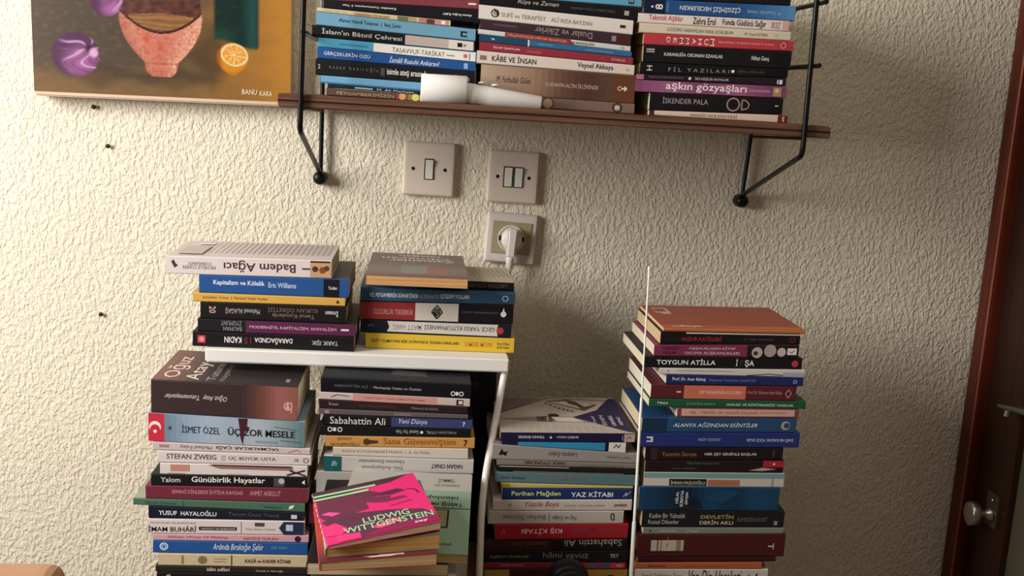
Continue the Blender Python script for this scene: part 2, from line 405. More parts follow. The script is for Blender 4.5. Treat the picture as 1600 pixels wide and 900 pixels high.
# ------------------------------------------------------------------ painting on canvas
def mix(a, b, t): t = max(0, min(1, t)); return tuple(x + (y-x)*t for x, y in zip(a, b))
def sm(a, b, x): t = max(0, min(1, (x-a)/(b-a))); return t*t*(3-2*t)
from mathutils import noise as NZ
def art(u, v):
    """paint at canvas point (photograph-sized units, v downwards)"""
    n = NZ.noise(Vector((u*.02, v*.05, 0))); n2 = NZ.noise(Vector((u*.09, v*.16, 3))); n3 = NZ.noise(Vector((u*.25, v*.25, 9)))
    L = lambda h: lin(h)[:3]
    c = mix(L('#55432f'), L('#99692a'), sm(250, 440, u + n*40)); c = mix(c, L('#44382d'), .75*(1-sm(50, 200, abs(u-185) + v*.2)))
    c = mix(c, L('#7a5a32'), sm(96, 132, v + n*18)*.6*(1 - sm(300, 430, u)*.6)); c = mix(c, L('#a8742c'), sm(405, 450, u + n*10)*.8)
    c = mix(c, L('#3d342b'), .6*sm(310, 200, u)*sm(115, 60, v)); c = mix(c, L('#7d6040'), max(0, n2)*.3); c = mix(c, L('#2e2519'), sm(60, 20, abs(u-330) + abs(v-75)*.8)*.6)
    c = mix(c, L('#33281d'), sm(52, 20, abs(u-150)*.6 + abs(v-110)*1.6)*.5 + sm(60, 20, abs(u-270)*.6 + abs(v-112)*2.2)*.5)
    # dark green bottle
    vb = 52 + 13*sm(335, 395, u) - 9*sm(398, 407, u)
    if v < vb and 329 < u < 406:
        e = min(u-329, 406-u, (vb-v)*.9); t = sm(0, 7, e)
        b = mix(L('#06201d'), L('#1a4342'), sm(372, 400, u)*sm(406, 392, u)); b = mix(b, L('#123a2c'), sm(20, 45, v)*.8*sm(380, 345, u)); b = mix(b, L('#2a3a34'), max(0, n2)*.3)
        c = mix(c, b, t)
    # bowl
    def half(y):
        if y < 18: return 63.5 + .11*y
        if y < 88: q = (y-18)/70; return 65.5 - 39*q**2.0
        if y < 97: return 25.5 - (y-88)*.15 + 1.2
        if y < 110: return 25 - 10*((y-97)/13)**2.2
        return 0
    rim = 42 - 34*((u-250)/65)**2
    if abs(u-250) < half(v):
        e = (u-250)/max(1, half(v))
        b = mix(L('#a85f4c'), L('#b98470'), .5 + n3*.8); b = mix(b, L('#a8402f'), max(0, n2)*.9 + .35*sm(.75, .1, abs(e+.1))); b = mix(b, L('#d3a488'), sm(.25, .9, e)*.65*(.6+n3)); b = mix(b, L('#8a4c38'), sm(-.5, -1, e)*.5 + sm(92, 112, v)*.35)
        b = mix(b, L('#6b3527'), sm(2.5, 0, abs(v-90))*.4)
        if v < rim:
            b = mix(L('#3a1d18'), L('#5c3428'), .5 + n2); ee = ((u-250)/47)**2 + ((v-27)/19)**2
            if v > 11 + 5*abs(u-250)/47 and v < rim-3 and abs(u-250) < 50: b = mix(L('#8a6238'), L('#6d4628'), .5 + math.sin(v*.9 + n*6)*.4 + n2*.3)
        if abs(v-rim) < 1.6: b = L('#2e1410')
        c = mix(b, c, sm(.955, 1.0, abs(e)))
    # onions
    for cx, cy, rx, ry, ox, oy in ((118, 82, 37, 34, 139, 71), (167, -4, 25, 25, 170, -30)):
        d = math.hypot((u-cx)/rx, (v-cy)/ry)
        if d < 1.06:
            ang = math.atan2(v-oy, u-ox); rr = math.hypot(u-ox, v-oy)
            b = mix(L('#4a2445'), L('#8a5283'), sm(1.0, .2, math.hypot((u-cx-8)/rx, (v-cy-10)/ry)))
            s = math.sin(ang*4.5 + rr*.06 + n*5); b = mix(b, L('#c79cc0'), sm(.72, 1, s)*.6*sm(3, 12, rr)*sm(52, 30, rr)); b = mix(b, L('#3d1c3c'), sm(-.3, -1, s)*.35)
            b = mix(b, L('#2b1430'), sm(9, 2, rr)); c = mix(b, c, sm(.94, 1.06, d))
    d = math.hypot((u-146)/9, (v-78)/10)
    if d < 1: c = mix(c, L('#d9a9d0'), .7*sm(1, .4, d))
    # half lemon
    d = math.hypot((u-361)/25, (v-76)/24); tip = math.hypot((u-361)/12, (v-94)/9)
    if d < 1 or tip < 1: c = mix(L('#bb7a1c'), L('#8a4c18'), sm(350, 336, u) + sm(.8, 1, d)*.4)
    x, y = (u-364), (v-71); x, y = x*.97 + y*.2, y*.97 - x*.2; d = math.hypot(x/21.5, y/17.5)
    if d < 1:
        c = L('#d0bf88')
        if d < .86:
            c = mix(L('#c47a22'), L('#d3a050'), .5 + n3); a = math.atan2(y, x)
            if abs(math.sin(a*4.5)) < .17/max(d, .3)*.55 or d < .1: c = L('#d8c48c')
    return c
def painting():
    yb, yf = -.004, -.034
    BL, BR = at(53.5, 142, yf), at(454, 160, yf); ex = (BR-BL).normalized(); ez = Vector((-ex.z, 0, ex.x)); Wd = (BR-BL).length; Hd = .36; k = Wd/400
    root = empty('painting', BL + ex*Wd/2 + Vector((0, yf*-.5, 0))); tag(root, 'unframed still life painting of onion, bowl, bottle and lemon on wall', 'painting')
    nx, nz_ = 300, 230
    m = mat('#ffffff', .42).copy(); m.name = 'oil_paint'; N, Lk, b = nodes(m); va = N.new('ShaderNodeVertexColor'); va.layer_name = 'paint'
    Lk.new(va.outputs[0], b.inputs['Base Color'])
    vs = []; cols = []
    for j in range(nz_+1):
        for i in range(nx+1):
            h = Hd*j/nz_ if j > 40 else .155*j/40*1.0
            h = (.0 + .165*(j/160) if j <= 160 else .165 + (Hd-.165)*(j-160)/(nz_-160))
            s = Wd*i/nx; vs.append(BL + ex*s + ez*h); cols.append((*art(53 + s/k, 141.5 - h/k), 1))
    fs = [(j*(nx+1)+i, j*(nx+1)+i+1, (j+1)*(nx+1)+i+1, (j+1)*(nx+1)+i) for j in range(nz_) for i in range(nx)]
    mb = MB(); mb.add(vs, fs, m)
    sg = [('tb', 'BANU', 376, 400, 128, 136, '#d9c8a8'), ('tb', 'KARA', 404, 424, 129.5, 137.5, '#d9c8a8')]
    def P(u, v, e): return BL + ex*(u-53)*k + ez*(139.5-v + 6)*k*1.0 + Vector((0, -.0006-e, 0))
    for it in sg:
        q, tx, a, b2, c0, c1, colr = it; put_items(mb, [(q, tx, a, b2, c1, c0, colr)], P, (Wd/400, Wd/400), .0001)
    mb.fixn = False
    o = mb.build('painted_canvas', root)
    ca = o.data.color_attributes.new('paint', 'FLOAT_COLOR', 'POINT')
    for i, c in enumerate(cols): ca.data[i].color = c
    mb = MB(); bm = bmesh.new(); P8 = []
    zs = (-.0065, Hd)
    for yy in (yf+.0003, yb):
        for s, z in ((0, zs[0]), (Wd, zs[0]), (Wd, zs[1]), (0, zs[1])):
            p = BL + ex*s + ez*z; P8.append(bm.verts.new((p.x, yy, p.z)))
    for f in ((0, 1, 2, 3), (7, 6, 5, 4), (0, 4, 5, 1), (1, 5, 6, 2), (2, 6, 7, 3), (3, 7, 4, 0)): bm.faces.new([P8[i] for i in f])
    bmesh.ops.bevel(bm, geom=bm.edges[:], offset=.002, segments=2, affect='EDGES'); mb.bm(bm, mat('#c9b09a', .8)); mb.build('canvas_edge', root)
painting()
for i, (u, v) in enumerate(((170, 228), (148, 167), (159, 490))):
    p = at(u, v, 0); mb = MB(); mb.lathe([(.0016, -.006), (.0016, .004), (.0034, .0045), (.0034, .0055), (0, .006)], mat('#3a2c22', .5, .5), p, (0, -1, 0), 12)
    tag(mb.build('nail', None, p), ['small dark nail head in wall below middle of onion painting', 'tiny nail head just under the bottom edge of the painting', 'small dark nail head in bare wall left of the lower books'][i], 'nail', 'nails in the wall')

# ------------------------------------------------------------------ switches, socket, plug
m_sw = mat('#d3c6b8', .35); m_ro = mat('#dcdad0', .3); m_gap = mat('#1b1512', .6)
def rplate(mb, c, ex, ez, wd, hd, y0, y1, m, bev):
    bm = bmesh.new(); bmesh.ops.create_cube(bm, size=1)
    for p in bm.verts:
        k = 1.0
        q = c + ex*p.co.x*wd*k + ez*p.co.z*hd*k; p.co = Vector((q.x, y0 + (p.co.y+.5)*(y1-y0), q.z))
    bmesh.ops.bevel(bm, geom=[e for e in bm.edges if min(v.co.y for v in e.verts) < y0 + 1e-6 or abs(e.verts[0].co.y-e.verts[1].co.y) > 1e-4], offset=bev, segments=3, affect='EDGES', profile=.65)
    mb.bm(bm, m)
def frame2(uc, vc, y, rot):
    c = at(uc, vc, y); a = math.radians(rot); return c, Vector((math.cos(a), 0, math.sin(a))), Vector((-math.sin(a), 0, math.cos(a)))
def light_switch(uc, vc, W_, H_, rot, rockers, label):
    y1, y0 = 0.0, -.0115; c, ex, ez = frame2(uc, vc, y0, rot)
    root = empty('light_switch', (c.x, 0, c.z)); tag(root, label, 'light switch', 'light switches on the wall')
    mb = MB(); rplate(mb, c, ex, ez, W_, H_, y0, y1, m_sw, .006)
    for k in range(5): q = c + ex*(-.006 + k*.003) + ez*(H_*.31); mb.box(q.x-.0005-.0004*(k % 2), q.x+.0006, y0-.0003, y0+.001, q.z-.0014, q.z+.0014, m_sw)
    mb.build('switch_plate', root)
    for sx in rockers:
        g = MB(); q = c + ex*sx; rplate(g, q, ex, ez, .0150 if len(rockers) == 1 else .0152, .0325, y0-.0006, y0+.002, m_gap, .0006)
        ro = g.build('rocker_surround', root)
        r = MB(); bm = bmesh.new(); hw, hh = .0058, .0146; P = []
        for y, x, z in ((y0-.0048, -1, 1), (y0-.0048, 1, 1), (y0-.0022, 1, 0), (y0-.0022, -1, 0), (y0-.0028, 1, -1), (y0-.0028, -1, -1)):
            p = q + ex*x*hw + ez*z*hh; P.append(bm.verts.new((p.x, y, p.z)))
        for x, z in ((-1, 1), (1, 1), (1, 0), (-1, 0), (1, -1), (-1, -1)):
            p = q + ex*x*hw + ez*z*hh; P.append(bm.verts.new((p.x, y0+.001, p.z)))
        for f in ((0, 1, 2, 3), (3, 2, 4, 5), (0, 6, 7, 1), (1, 7, 8, 2), (2, 8, 10, 4), (4, 10, 11, 5), (5, 11, 9, 3), (3, 9, 6, 0)): bm.faces.new([P[i] for i in f])
        bmesh.ops.recalc_face_normals(bm, faces=bm.faces[:]); r.bm(bm, m_ro); r.build('rocker', ro)
    for sx in (-.0245, .0245):
        s = MB(); q = c + ex*sx; s.lathe([(.0028, -.001), (.0028, .0003), (.0016, .0004), (0, .0001)], m_gap, (q.x, y0, q.z), (0, -1, 0), 16); s.build('screw', root)
light_switch(670.5, 264.5, .0795, .083, -.6, [0.0], 'cream light switch with one rocker, left of the two switches')
light_switch(802, 277, .0795, .081, -.9, [-.0081, .0081], 'cream light switch with two rockers directly above the socket')
y0 = -.012; c, ex, ez = frame2(798.7, 373, y0, -2.6)
sock = empty('power_socket', (c.x, 0, c.z)); tag(sock, 'square grey wall socket with olive beige centre under double switch', 'power socket')
mb = MB(); rplate(mb, c, ex, ez, .0800, .079, y0, 0, mat('#cdc4be', .35), .006); mb.build('socket_frame', sock)
mb = MB(); rplate(mb, c + ez*.001, ex, ez, .062, .051, y0-.0016, y0+.001, mat('#9c9272', .4), .0015); ins = mb.build('socket_insert', sock)
mb = MB(); rc = c + ez*.0005; mb.lathe([(.0212, -.001), (.0212, .0022), (.0196, .0026), (.0192, .001)], mat('#d8d0c0', .3), (rc.x, y0-.0012, rc.z), (0, -1, 0), 40); mb.build('socket_ring', ins)
mb = MB(); mb.lathe([(.0192, .0008), (0, .0008)], m_gap, (rc.x, y0-.0012, rc.z), (0, -1, 0), 40)
for s in (-1, 1): q = rc + ex*s*.0185; mb.box(q.x-.0018, q.x+.0018, y0-.0045, y0-.001, q.z-.0035, q.z+.0035, m_gap)
mb.build('socket_well', ins)
m_plug = mat('#d6d0ca', .38)
pg = empty('power_plug', (rc.x, y0, rc.z)); tag(pg, 'pale grey power plug with hanging cord pushed in the socket', 'plug')
mb = MB(); mb.lathe([(.0160, -.0005), (.0160, .010), (.0148, .0145), (.012, .017), (0, .0178)], m_plug, (rc.x, y0-.0025, rc.z), (0, -1, 0), 36)
bm = bmesh.new(); bmesh.ops.create_cube(bm, size=1)
for p in bm.verts:
    t = p.co.z+.5; q = rc + ex*p.co.x*(.0145 + .001*t) + ez*(-.0285 + t*.046); p.co = Vector((q.x, y0 - .006 - (.5-p.co.y)*(.022 if t > .5 else .014), q.z))
bmesh.ops.bevel(bm, geom=bm.edges[:], offset=.003, segments=3, affect='EDGES'); mb.bm(bm, m_plug); mb.build('plug_body', pg)
mb = MB(); yc = y0-.013
for k in range(6): q = rc + ez*(-.0300 - k*.0032); mb.lathe([(.0066-.0003*k, -.0011), (.0066-.0003*k, .0011)], m_plug, (q.x, yc, q.z), ez, 20)
q0 = rc + ez*-.028; q1 = rc + ez*-.05; mb.tube([(q0.x, yc, q0.z), (q1.x, yc, q1.z)], [.0056, .0042], m_plug, 16); mb.build('strain_relief', pg)
mb = MB(); pts = [(q1.x, yc, q1.z), (q1.x+.002, yc, q1.z-.02), (q1.x+.004, yc+.006, q1.z-.08), (q1.x+.006, -.008, q1.z-.2), (q1.x-.01, -.008, DESK_Z+.02)]
mb.tube(round_path(pts, .02), .0036, mat('#cfc7bd', .45), 10); mb.build('cord', pg)

# ------------------------------------------------------------------ white stand (low table) that carries two piles
WY = -.245
stand = empty('white_stand', (at(558, 560, -.15).x, -.15, DESK_Z)); tag(stand, 'white stand with a flat top and thin bent white tube legs', 'stand')
mb = MB(); m_wht = mat('#e4e0dc', .4); wc = quad_board(mb, (320, 544.5), (320, 566), (796, 561.5), (794.5, 582.5), WY, -.02, m_wht, .002); mb.build('stand_top', stand)
p0 = at(789, 581, WY+.012); p1 = at(753, 770, -.305); p2 = at(749, 900, -.315); e = (p2-p1).normalized()
p3 = p2 + e*((p2.z - DESK_Z)/-e.z)
mb = MB(); mb.tube(round_path([p0 + Vector((0, 0, .004)), p1, p3], .05), .0047, m_wht, 14); mb.build('leg', stand)
lz = lambda x: wc[1].z + (wc[3].z-wc[1].z)*(x-wc[1].x)/(wc[3].x-wc[1].x)
for x, y in ((p0.x-.004, -.035), (wc[1].x+.03, -.035), (wc[1].x+.03, -.11)):
    mb = MB(); mb.tube([(x, y, lz(x)+.003), (x-.012, y, DESK_Z)], .0047, m_wht, 12); mb.build('leg', stand)

# ------------------------------------------------------------------ books on the wall shelf
SHB = lambda y: (lambda a, b: (a.z - (b.z-a.z)/(b.x-a.x)*a.x + .0002, (b.z-a.z)/(b.x-a.x)))(at(434, 145, SY), at(1298, 197.5, SY))
fl = SHB(0); W1 = '#e9e4dc'
gA = 'books in the left pile on the wall shelf'; wA = 'left wall shelf pile'
stack([
 B((503, -22, 0, 749, -12, 14), '#7d3c45', 'maroon pink paperback cut by the photo edge', [('p', .93, .98, .25, .35, W1)]),
 B((506, 0, 12, 749, 16, 40), '#16131b', 'black paperback with small white upside down lettering', [('tb', 'Ahmet Doğan İLBEY', .76, .95, .35, .62, W1, 180), ('tb', 'Kemalist Cumhuriyette 5 Yazı', .12, .46, .45, .72, W1, 180)]),
 B((495, 12, 18, 704, 29, 40), '#cdbd95', 'thin cream paperback with small photo patches on spine', [('p', .6, .68, .05, .9, '#6f6a52'), ('p', .68, .74, .05, .9, '#a89878'), ('p', .76, .82, .05, .9, '#b67d70'), ('p', .82, .88, .05, .9, '#5a3a34'), ('p', .88, .98, .05, .9, '#c48d84'), ('p', .93, .96, .2, .8, '#efe5dc'), ('tb', 'KADERİN CİLVELERİ', .28, .54, .2, .75, '#a0622e'), ('t', 'AHMET ÜMİT TAŞ', .05, .22, .3, .7, '#8a7a4c')]),
 B((494, 18, 37, 743, 47, 64), '#6d9db8', 'light blue paperback with dark blue author and title', [('tb', 'Ahmet Hamdi Tanpınar  |  Beş Şehir', .14, .53, .32, .72, '#123a55'), ('p', .905, .945, .25, .72, '#14202f'), ('p', .918, .945, .38, .58, '#6d9db8')]),
 B((487.5, 40, 57, 741, 65, 80), '#131418', 'black paperback with white title and pale end band', [('p', .57, .84, .06, .94, '#b8a9a2'), ('p', .84, .995, .06, .94, '#d8cdc8'), ('t', "İslam'ın Bâtınî Çehresi", .06, .55, .25, .85, '#d5d2cc'), ('p', .895, .925, .3, .7, '#16120f'), ('o', .94, .5, .002, '#8b857c')]),
 B((497, 58, 73, 744, 82, 97), '#4f9cc0', 'half sky blue half white paperback with thin title', [('p', .347, .995, .06, .94, '#e6e1da'), ('t', 'TASAVVUF-TARİKAT', .465, .80, .2, .85, '#23201f'), ('p', .13, .31, .42, .58, '#387fa6'), ('o', .93, .5, .0028, '#c9697a'), ('p', .955, .96, .15, .8, '#8c4a50'), ('p', .81, .86, .35, .48, '#9a8f88')]),
 B((496, 73, 91, 743, 98, 112), '#24508f', 'royal blue paperback with white serif title', [('t', 'GERÇEKLERİN ÖZÜ', .04, .33, .3, .78, '#dfe4ea'), ('ti', 'İsmâîl Rusuhi Ankaravî', .45, .77, .2, .85, '#e6e8ea'), ('p', .925, .95, .2, .8, '#8fb0d8')]),
 B((493, 91, 116, 742, 112, 134), '#17171a', 'thick black paperback with grey and white lettering', [('t', 'n a z a n   b e k i r o ğ l u', .085, .39, .38, .7, '#6f6d6c'), ('p', .405, .43, .25, .75, '#4d4a4a'), ('tb', 'isimle ateş arasında', .445, .70, .25, .75, '#e0ddd8'), ('p', .875, .88, .3, .7, '#b9b4ae'), ('p', .91, .965, .3, .55, '#8c8884'), ('t', '2', .015, .03, .4, .65, '#c9c9c9')]),
 B((501, 118, 130, 742, 136, 150), '#6fa3c8', 'plain light blue paperback behind the white tube', [('p', .0, 1, .0, .2, '#3f6f94')]),
 B((512, 130, 137, 744, 150, 158), '#122735', 'thin navy paperback with faint white lettering', [('p', .18, .3, .3, .7, '#9fb3bf'), ('t', 'M. Ali Merhaba', .33, .58, .2, .8, '#c5ccd0')]),
 B((510, 137, 150, 741, 151, 165), '#5a4336', 'brown paperback with flower picture end', [('t', 'PEYGAMBERİMİZİN', .07, .455, .22, .8, '#b89f88'), ('p', .475, .55, .05, .95, '#a8402f'), ('o', .51, .5, .0045, '#c9a070'), ('p', .55, .67, .05, .95, '#7c8a48'), ('o', .6, .5, .005, '#e0cf6f'), ('o', .65, .35, .0035, '#d9c04a')]),
], -.204, wA, gA, fl, depth=.145)

gB = 'books in the middle pile on the wall shelf'; wB = 'middle wall shelf pile'
stack([
 B((762, -22, -8, 1003, -14, 11), '#5c9cbc', 'sky blue paperback cut by the photo edge', [('p', .915, .95, .15, .6, '#173040'), ('t', 'tz', .92, .945, .25, .5, '#d9e6ea', 180)]),
 B((749, -8, 6, 995, 11, 32), '#141116', 'black paperback with script and grey square', [('ti', 'Rüya ve Zaman', .24, .5, .35, .85, '#b9b4ac'), ('t', 'EŞREFOĞLU MEKTEBİ', .58, .86, .35, .65, '#5f5a56'), ('p', .92, .95, .3, .65, '#a7a39d')]),
 B((748, 7, 29, 989, 32, 54), '#d9d2cb', 'white paperback with round black emblem and grey title', [('r', .105, .5, .0055, .0014, '#1d1a1a'), ('r', .11, .52, .003, .001, '#1d1a1a'), ('l', [(.08, .55), (.1, .8), (.125, .3)], .0012, '#1d1a1a'), ('t', 'SUFİ ve TERAPİST', .145, .43, .3, .7, '#8e8579'), ('t', 'ALİ RIZA BAYZAN', .465, .73, .32, .7, '#958a80'), ('p', .915, .95, .4, .6, '#2b2724')]),
 B((750, 30, 45, 986, 55, 72), '#3b2730', 'dark mauve paperback with upside down title', [('t', 'Dualar ve Zikirler', .36, .74, .22, .82, '#9a8d90', 180), ('p', .09, .24, .5, .7, '#5b434b'), ('p', .87, .9, .25, .75, '#8b7f82'), ('p', .905, .995, .05, .95, '#4a2226')]),
 B((747, 45, 53, 985, 72, 81), '#c9cbc6', 'thin white paperback with red title band', [('y', [(.175, .05), (.175, .95), (.6, .95), (.63, .05)], '#8f2f2a'), ('tb', 'MİLLİYETÇİLİK MİYOP SEVAİTLER', .19, .58, .2, .8, '#d8a89c'), ('tb', 'KARDEŞLİĞİ', .62, .76, .15, .8, '#4b4f4d'), ('o', .945, .5, .002, '#a9aba5')]),
 B((749, 53, 64, 987, 81, 90), '#2f668f', 'thin blue paperback with a white tick', [('p', .0, .315, .05, .95, '#1d4560'), ('p', .315, .325, 0, 1, '#d7dde2'), ('y', [(.07, .6), (.095, .35), (.1, .6)], '#c9d6de'), ('p', .38, .48, .45, .6, '#6b97b5'), ('p', .69, .88, .4, .55, '#6b97b5')]),
 B((749, 65, 78, 989, 90, 101), '#8e2f3c', 'crimson paperback with white title at left', [('tb', 'İSLAM ŞARTLARI', .09, .26, .35, .7, '#e7cfc9'), ('t', 'İMAM GAZALİ', .31, .4, .3, .6, '#c98a86'), ('t', 'KITAPLAR', .86, .95, .3, .65, '#d9b0aa'), ('r', .8, .5, .0018, .0005, '#b86b70')]),
 B((745, 79, 97, 991, 102, 118), '#d6c8bf', 'white paperback with condensed black serif title', [('tb', 'KÂBE VE İNSAN', .095, .375, .25, .85, '#1f1b1a'), ('tb', 'Veysel Akkaya', .635, .865, .2, .8, '#3a2d2a'), ('p', .02, .06, .3, .65, '#7d6f68'), ('o', .955, .5, .002, '#b7a79d')]),
 B((751, 101, 141, 992, 118, 161), '#7a5a48', 'very thick tan brown paperback above white tube', [('g', .0, .86, .02, .98, ['#b39b88', '#a58a76', '#947763', '#66493d', '#4a332c', '#5c4238']), ('p', .86, .998, .02, .98, '#653b26'), ('ti', 'M. Fethullah Gülen', .1, .32, .42, .64, '#2d211b'), ('t', "KUR'AN'IN ALTIN İKLİMİNDE", .42, .76, .4, .58, '#c9ae98'), ('tb', 'C', .885, .91, .42, .58, '#e9dccb'), ('l', [(.91, .5), (.945, .5)], .002, '#e9dccb'), ('l', [(.93, .58), (.947, .5), (.93, .42)], .0016, '#e9dccb')]),
 B((752, 150, 167, 991, 163, 183), '#7a6356', 'taupe paperback with a rosette under thick brown book', [('o', .43, .5, .0065, '#a48c74'), ('r', .43, .5, .0085, .002, '#5a463c'), ('r', .885, .5, .0068, .0016, '#2f211b'), ('p', .87, .90, .3, .7, '#c9b6a6')]),
], -.205, wB, gB, fl, depth=.145)

gC = 'books in the right pile on the wall shelf'; wC = 'right wall shelf pile'
stack([
 B((1008, -24, -2, 1236, -16, 9), '#15141a', 'black book cut by the photo edge'),
 B((1006, -2, 20, 1243, 9, 32), '#244f86', 'blue paperback with white upside down title', [('p', 0, .14, .02, .98, '#141d36'), ('g', .6, .998, .02, .98, ['#244f86', '#3a6ea5', '#5f93c2']), ('tb', '8', .075, .125, .3, .68, '#e8e8ea', 90), ('o', .055, .48, .0015, '#e8e8ea'), ('p', .145, .165, .15, .85, '#3f6ea8'), ('tb', 'ÇİZGİMİZİ HECELERKEN', .235, .635, .25, .72, '#dfe6ee', 180), ('t', 'M. Yusufoğlu Güneş', .68, .9, .3, .6, '#a9c2dc', 180)]),
 B((997, 20, 35, 1233, 33, 49), '#e2d3cd', 'white pink paperback with red and black lettering', [('tb', 'Takıntılı Aşklar', .07, .295, .2, .9, '#c4584e'), ('tb', 'Zehra Erol', .36, .51, .15, .85, '#33302f'), ('tb', 'Funda Güdücü Sağır', .555, .845, .1, .9, '#4a3a39'), ('tb', 'IKIZ', .88, .94, .2, .8, '#c98a86'), ('p', .955, .998, .05, .95, '#d9a9a4')]),
 B((999, 35, 51, 1235, 50, 63), '#d6c8b4', 'cream paperback with thin dark capitals', [('t', 'GÖZÜMÜ HARAMDAN NASIL KORURUM', .18, .615, .3, .75, '#6d6153'), ('t', 'M. Yusuf GÜVEN', .695, .845, .3, .7, '#6d6153'), ('r', .905, .5, .002, .0006, '#b7a58f')]),
 B((1006, 51, 69, 1240, 65, 80), '#b83a44', 'red paperback with spaced turned white letters', [('tb', 'M', .44, .468, .15, .8, '#efd3cf', 270), ('tb', 'U', .40, .428, .2, .75, '#efd3cf', 270), ('tb', 'H', .36, .385, .2, .75, '#efd3cf', 270), ('tb', 'A', .32, .345, .2, .75, '#efd3cf', 270), ('tb', 'M', .275, .30, .2, .75, '#efd3cf', 270), ('tb', 'M', .235, .26, .2, .75, '#efd3cf', 270), ('tb', 'E', .195, .218, .25, .7, '#efd3cf', 270), ('tb', 'D', .15, .175, .25, .75, '#efd3cf', 270), ('tb', 'TEVRAT ve İNCİL’E GÖRE Hz. MUHAMMED', .495, .87, .4, .62, '#e5b5b0', 180), ('r', .93, .5, .004, .001, '#e5b5b0')]),
 B((1005, 70, 97, 1236, 81, 108), '#141315', 'thick black paperback with white serif title', [('tb', 'KARANLIĞA OKUNAN EZANLAR', .14, .535, .42, .68, '#d9d5d0'), ('tb', 'Nihat Genç', .73, .85, .35, .65, '#d9d5d0'), ('p', .02, .075, .58, .8, '#a29d99'), ('p', .02, .075, .66, .7, '#141315')]),
 B((1000, 97, 115, 1231, 108, 122), '#100f12', 'black paperback with widely spaced white title and dot', [('t', 'F İ L   Y A Z I L A R I', .19, .6, .3, .75, '#9a968f'), ('o', .625, .5, .0022, '#f0eeea'), ('t', 'CEMİL ZORULAN', .655, .84, .4, .7, '#5f5c5a'), ('tb', 'H', .045, .08, .3, .75, '#d0cdc8', 90)]),
 B((994, 115, 124, 1228, 122, 135), '#241722', 'thin dark purple paperback with pink end square', [('p', 0, .05, .05, .95, '#b06a86'), ('t', 'Yaşanmış Toplumsal Romanlar', .08, .315, .35, .7, '#85798a'), ('o', .355, .5, .002, '#e9e4e6'), ('tb', 'İKİ KİŞİLİK ROYALAR', .39, .615, .25, .75, '#c9c2c8'), ('p', .955, .975, .2, .75, '#e2dfe2'), ('p', .94, .948, .2, .75, '#e2dfe2')]),
 B((991, 124, 143, 1229, 135, 153), '#7d456b', 'purple paperback with large white title', [('g', .0, .9, .03, .97, ['#7d456b', '#9a5f86', '#7a4168', '#955c7d', '#7a3f63']), ('tb', 'aşkın gözyaşları', .205, .735, .12, .95, '#f0e2e4'), ('p', .75, .89, .4, .6, '#a8718f'), ('p', .91, .965, .1, .85, '#a98a5c'), ('o', .935, .6, .003, '#d9bd8c')]),
 B((1015, 144, 172, 1223, 154, 179), '#161216', 'thick black paperback with big OD at right', [('t', 'İSKENDER PALA', .095, .435, .42, .82, '#a79da0'), ('r', .625, .5, .0095, .0018, '#a98d88'), ('l', [(.69, .2), (.69, .8), (.72, .75), (.745, .55), (.735, .3), (.69, .2)], .0017, '#a98d88'), ('p', .94, .965, .48, .56, '#b7b2b4')]),
 B((1014, 172, 186, 1231, 181, 192), '#d9bfae', 'cream paperback with dark red end block', [('p', 0, .035, .0, 1, '#4a2420'), ('t', 'HADİS GÜLDESTESİ', .295, .63, .25, .78, '#5c4036'), ('p', .925, .998, .02, .98, '#6b2420'), ('l', [(.97, .2), (.96, .5), (.97, .8)], .0022, '#d9b7a2')]),
], -.205, wC, gC, fl, depth=.145)

# white tube lying in front of the shelf books
ty = -.228
tl = empty('tube', (at(750, 150, ty).x, ty, at(750, 170, ty).z)); tag(tl, 'white tapering tube with a wide white cap on the wall shelf', 'tube')
m_tb = mat('#e2dfdb', .35)
c0, c1, c2 = at(657.5, 137, ty), at(729, 142, ty), at(845, 158.5, ty)
k = 1/1600*(ty - CAM.y); axd = (c1-c0).normalized(); L1 = (c1-c0).length; r1 = 21.5*k
mb = MB(); mb.lathe([(0, 0), (r1-.0015, 0), (r1, .0015), (r1+.0008, L1-.001), (r1, L1), (r1-.0016, L1), (r1-.0018, L1-.003), (.016, L1-.004)], m_tb, c0, axd, 40); mb.build('tube_cap', tl)
axd2 = (c2-c1).normalized(); L2 = (c2-c1).length
mb = MB(); mb.lathe([(.015, -.006), (16.5*k, -.004), (16.2*k, .012), (15.6*k, .013), (15.2*k, .03), (12.0*k, L2-.001), (11.4*k, L2), (10.6*k, L2), (10.4*k, L2-.004), (0, L2-.005)], mat('#dad8d4', .4), c1 + Vector((0, 0, -4*k)), axd2, 36)
for f in (.2, .38): q = c1 + axd2*L2*f + Vector((0, .004, (15.4-3.4*f)*k)); mb.lathe([(.005, -.001), (.005, .0008), (.003, .0016), (0, .0018)], m_tb, q, (0, .2, 1), 14)
mb.build('tube_body', tl)

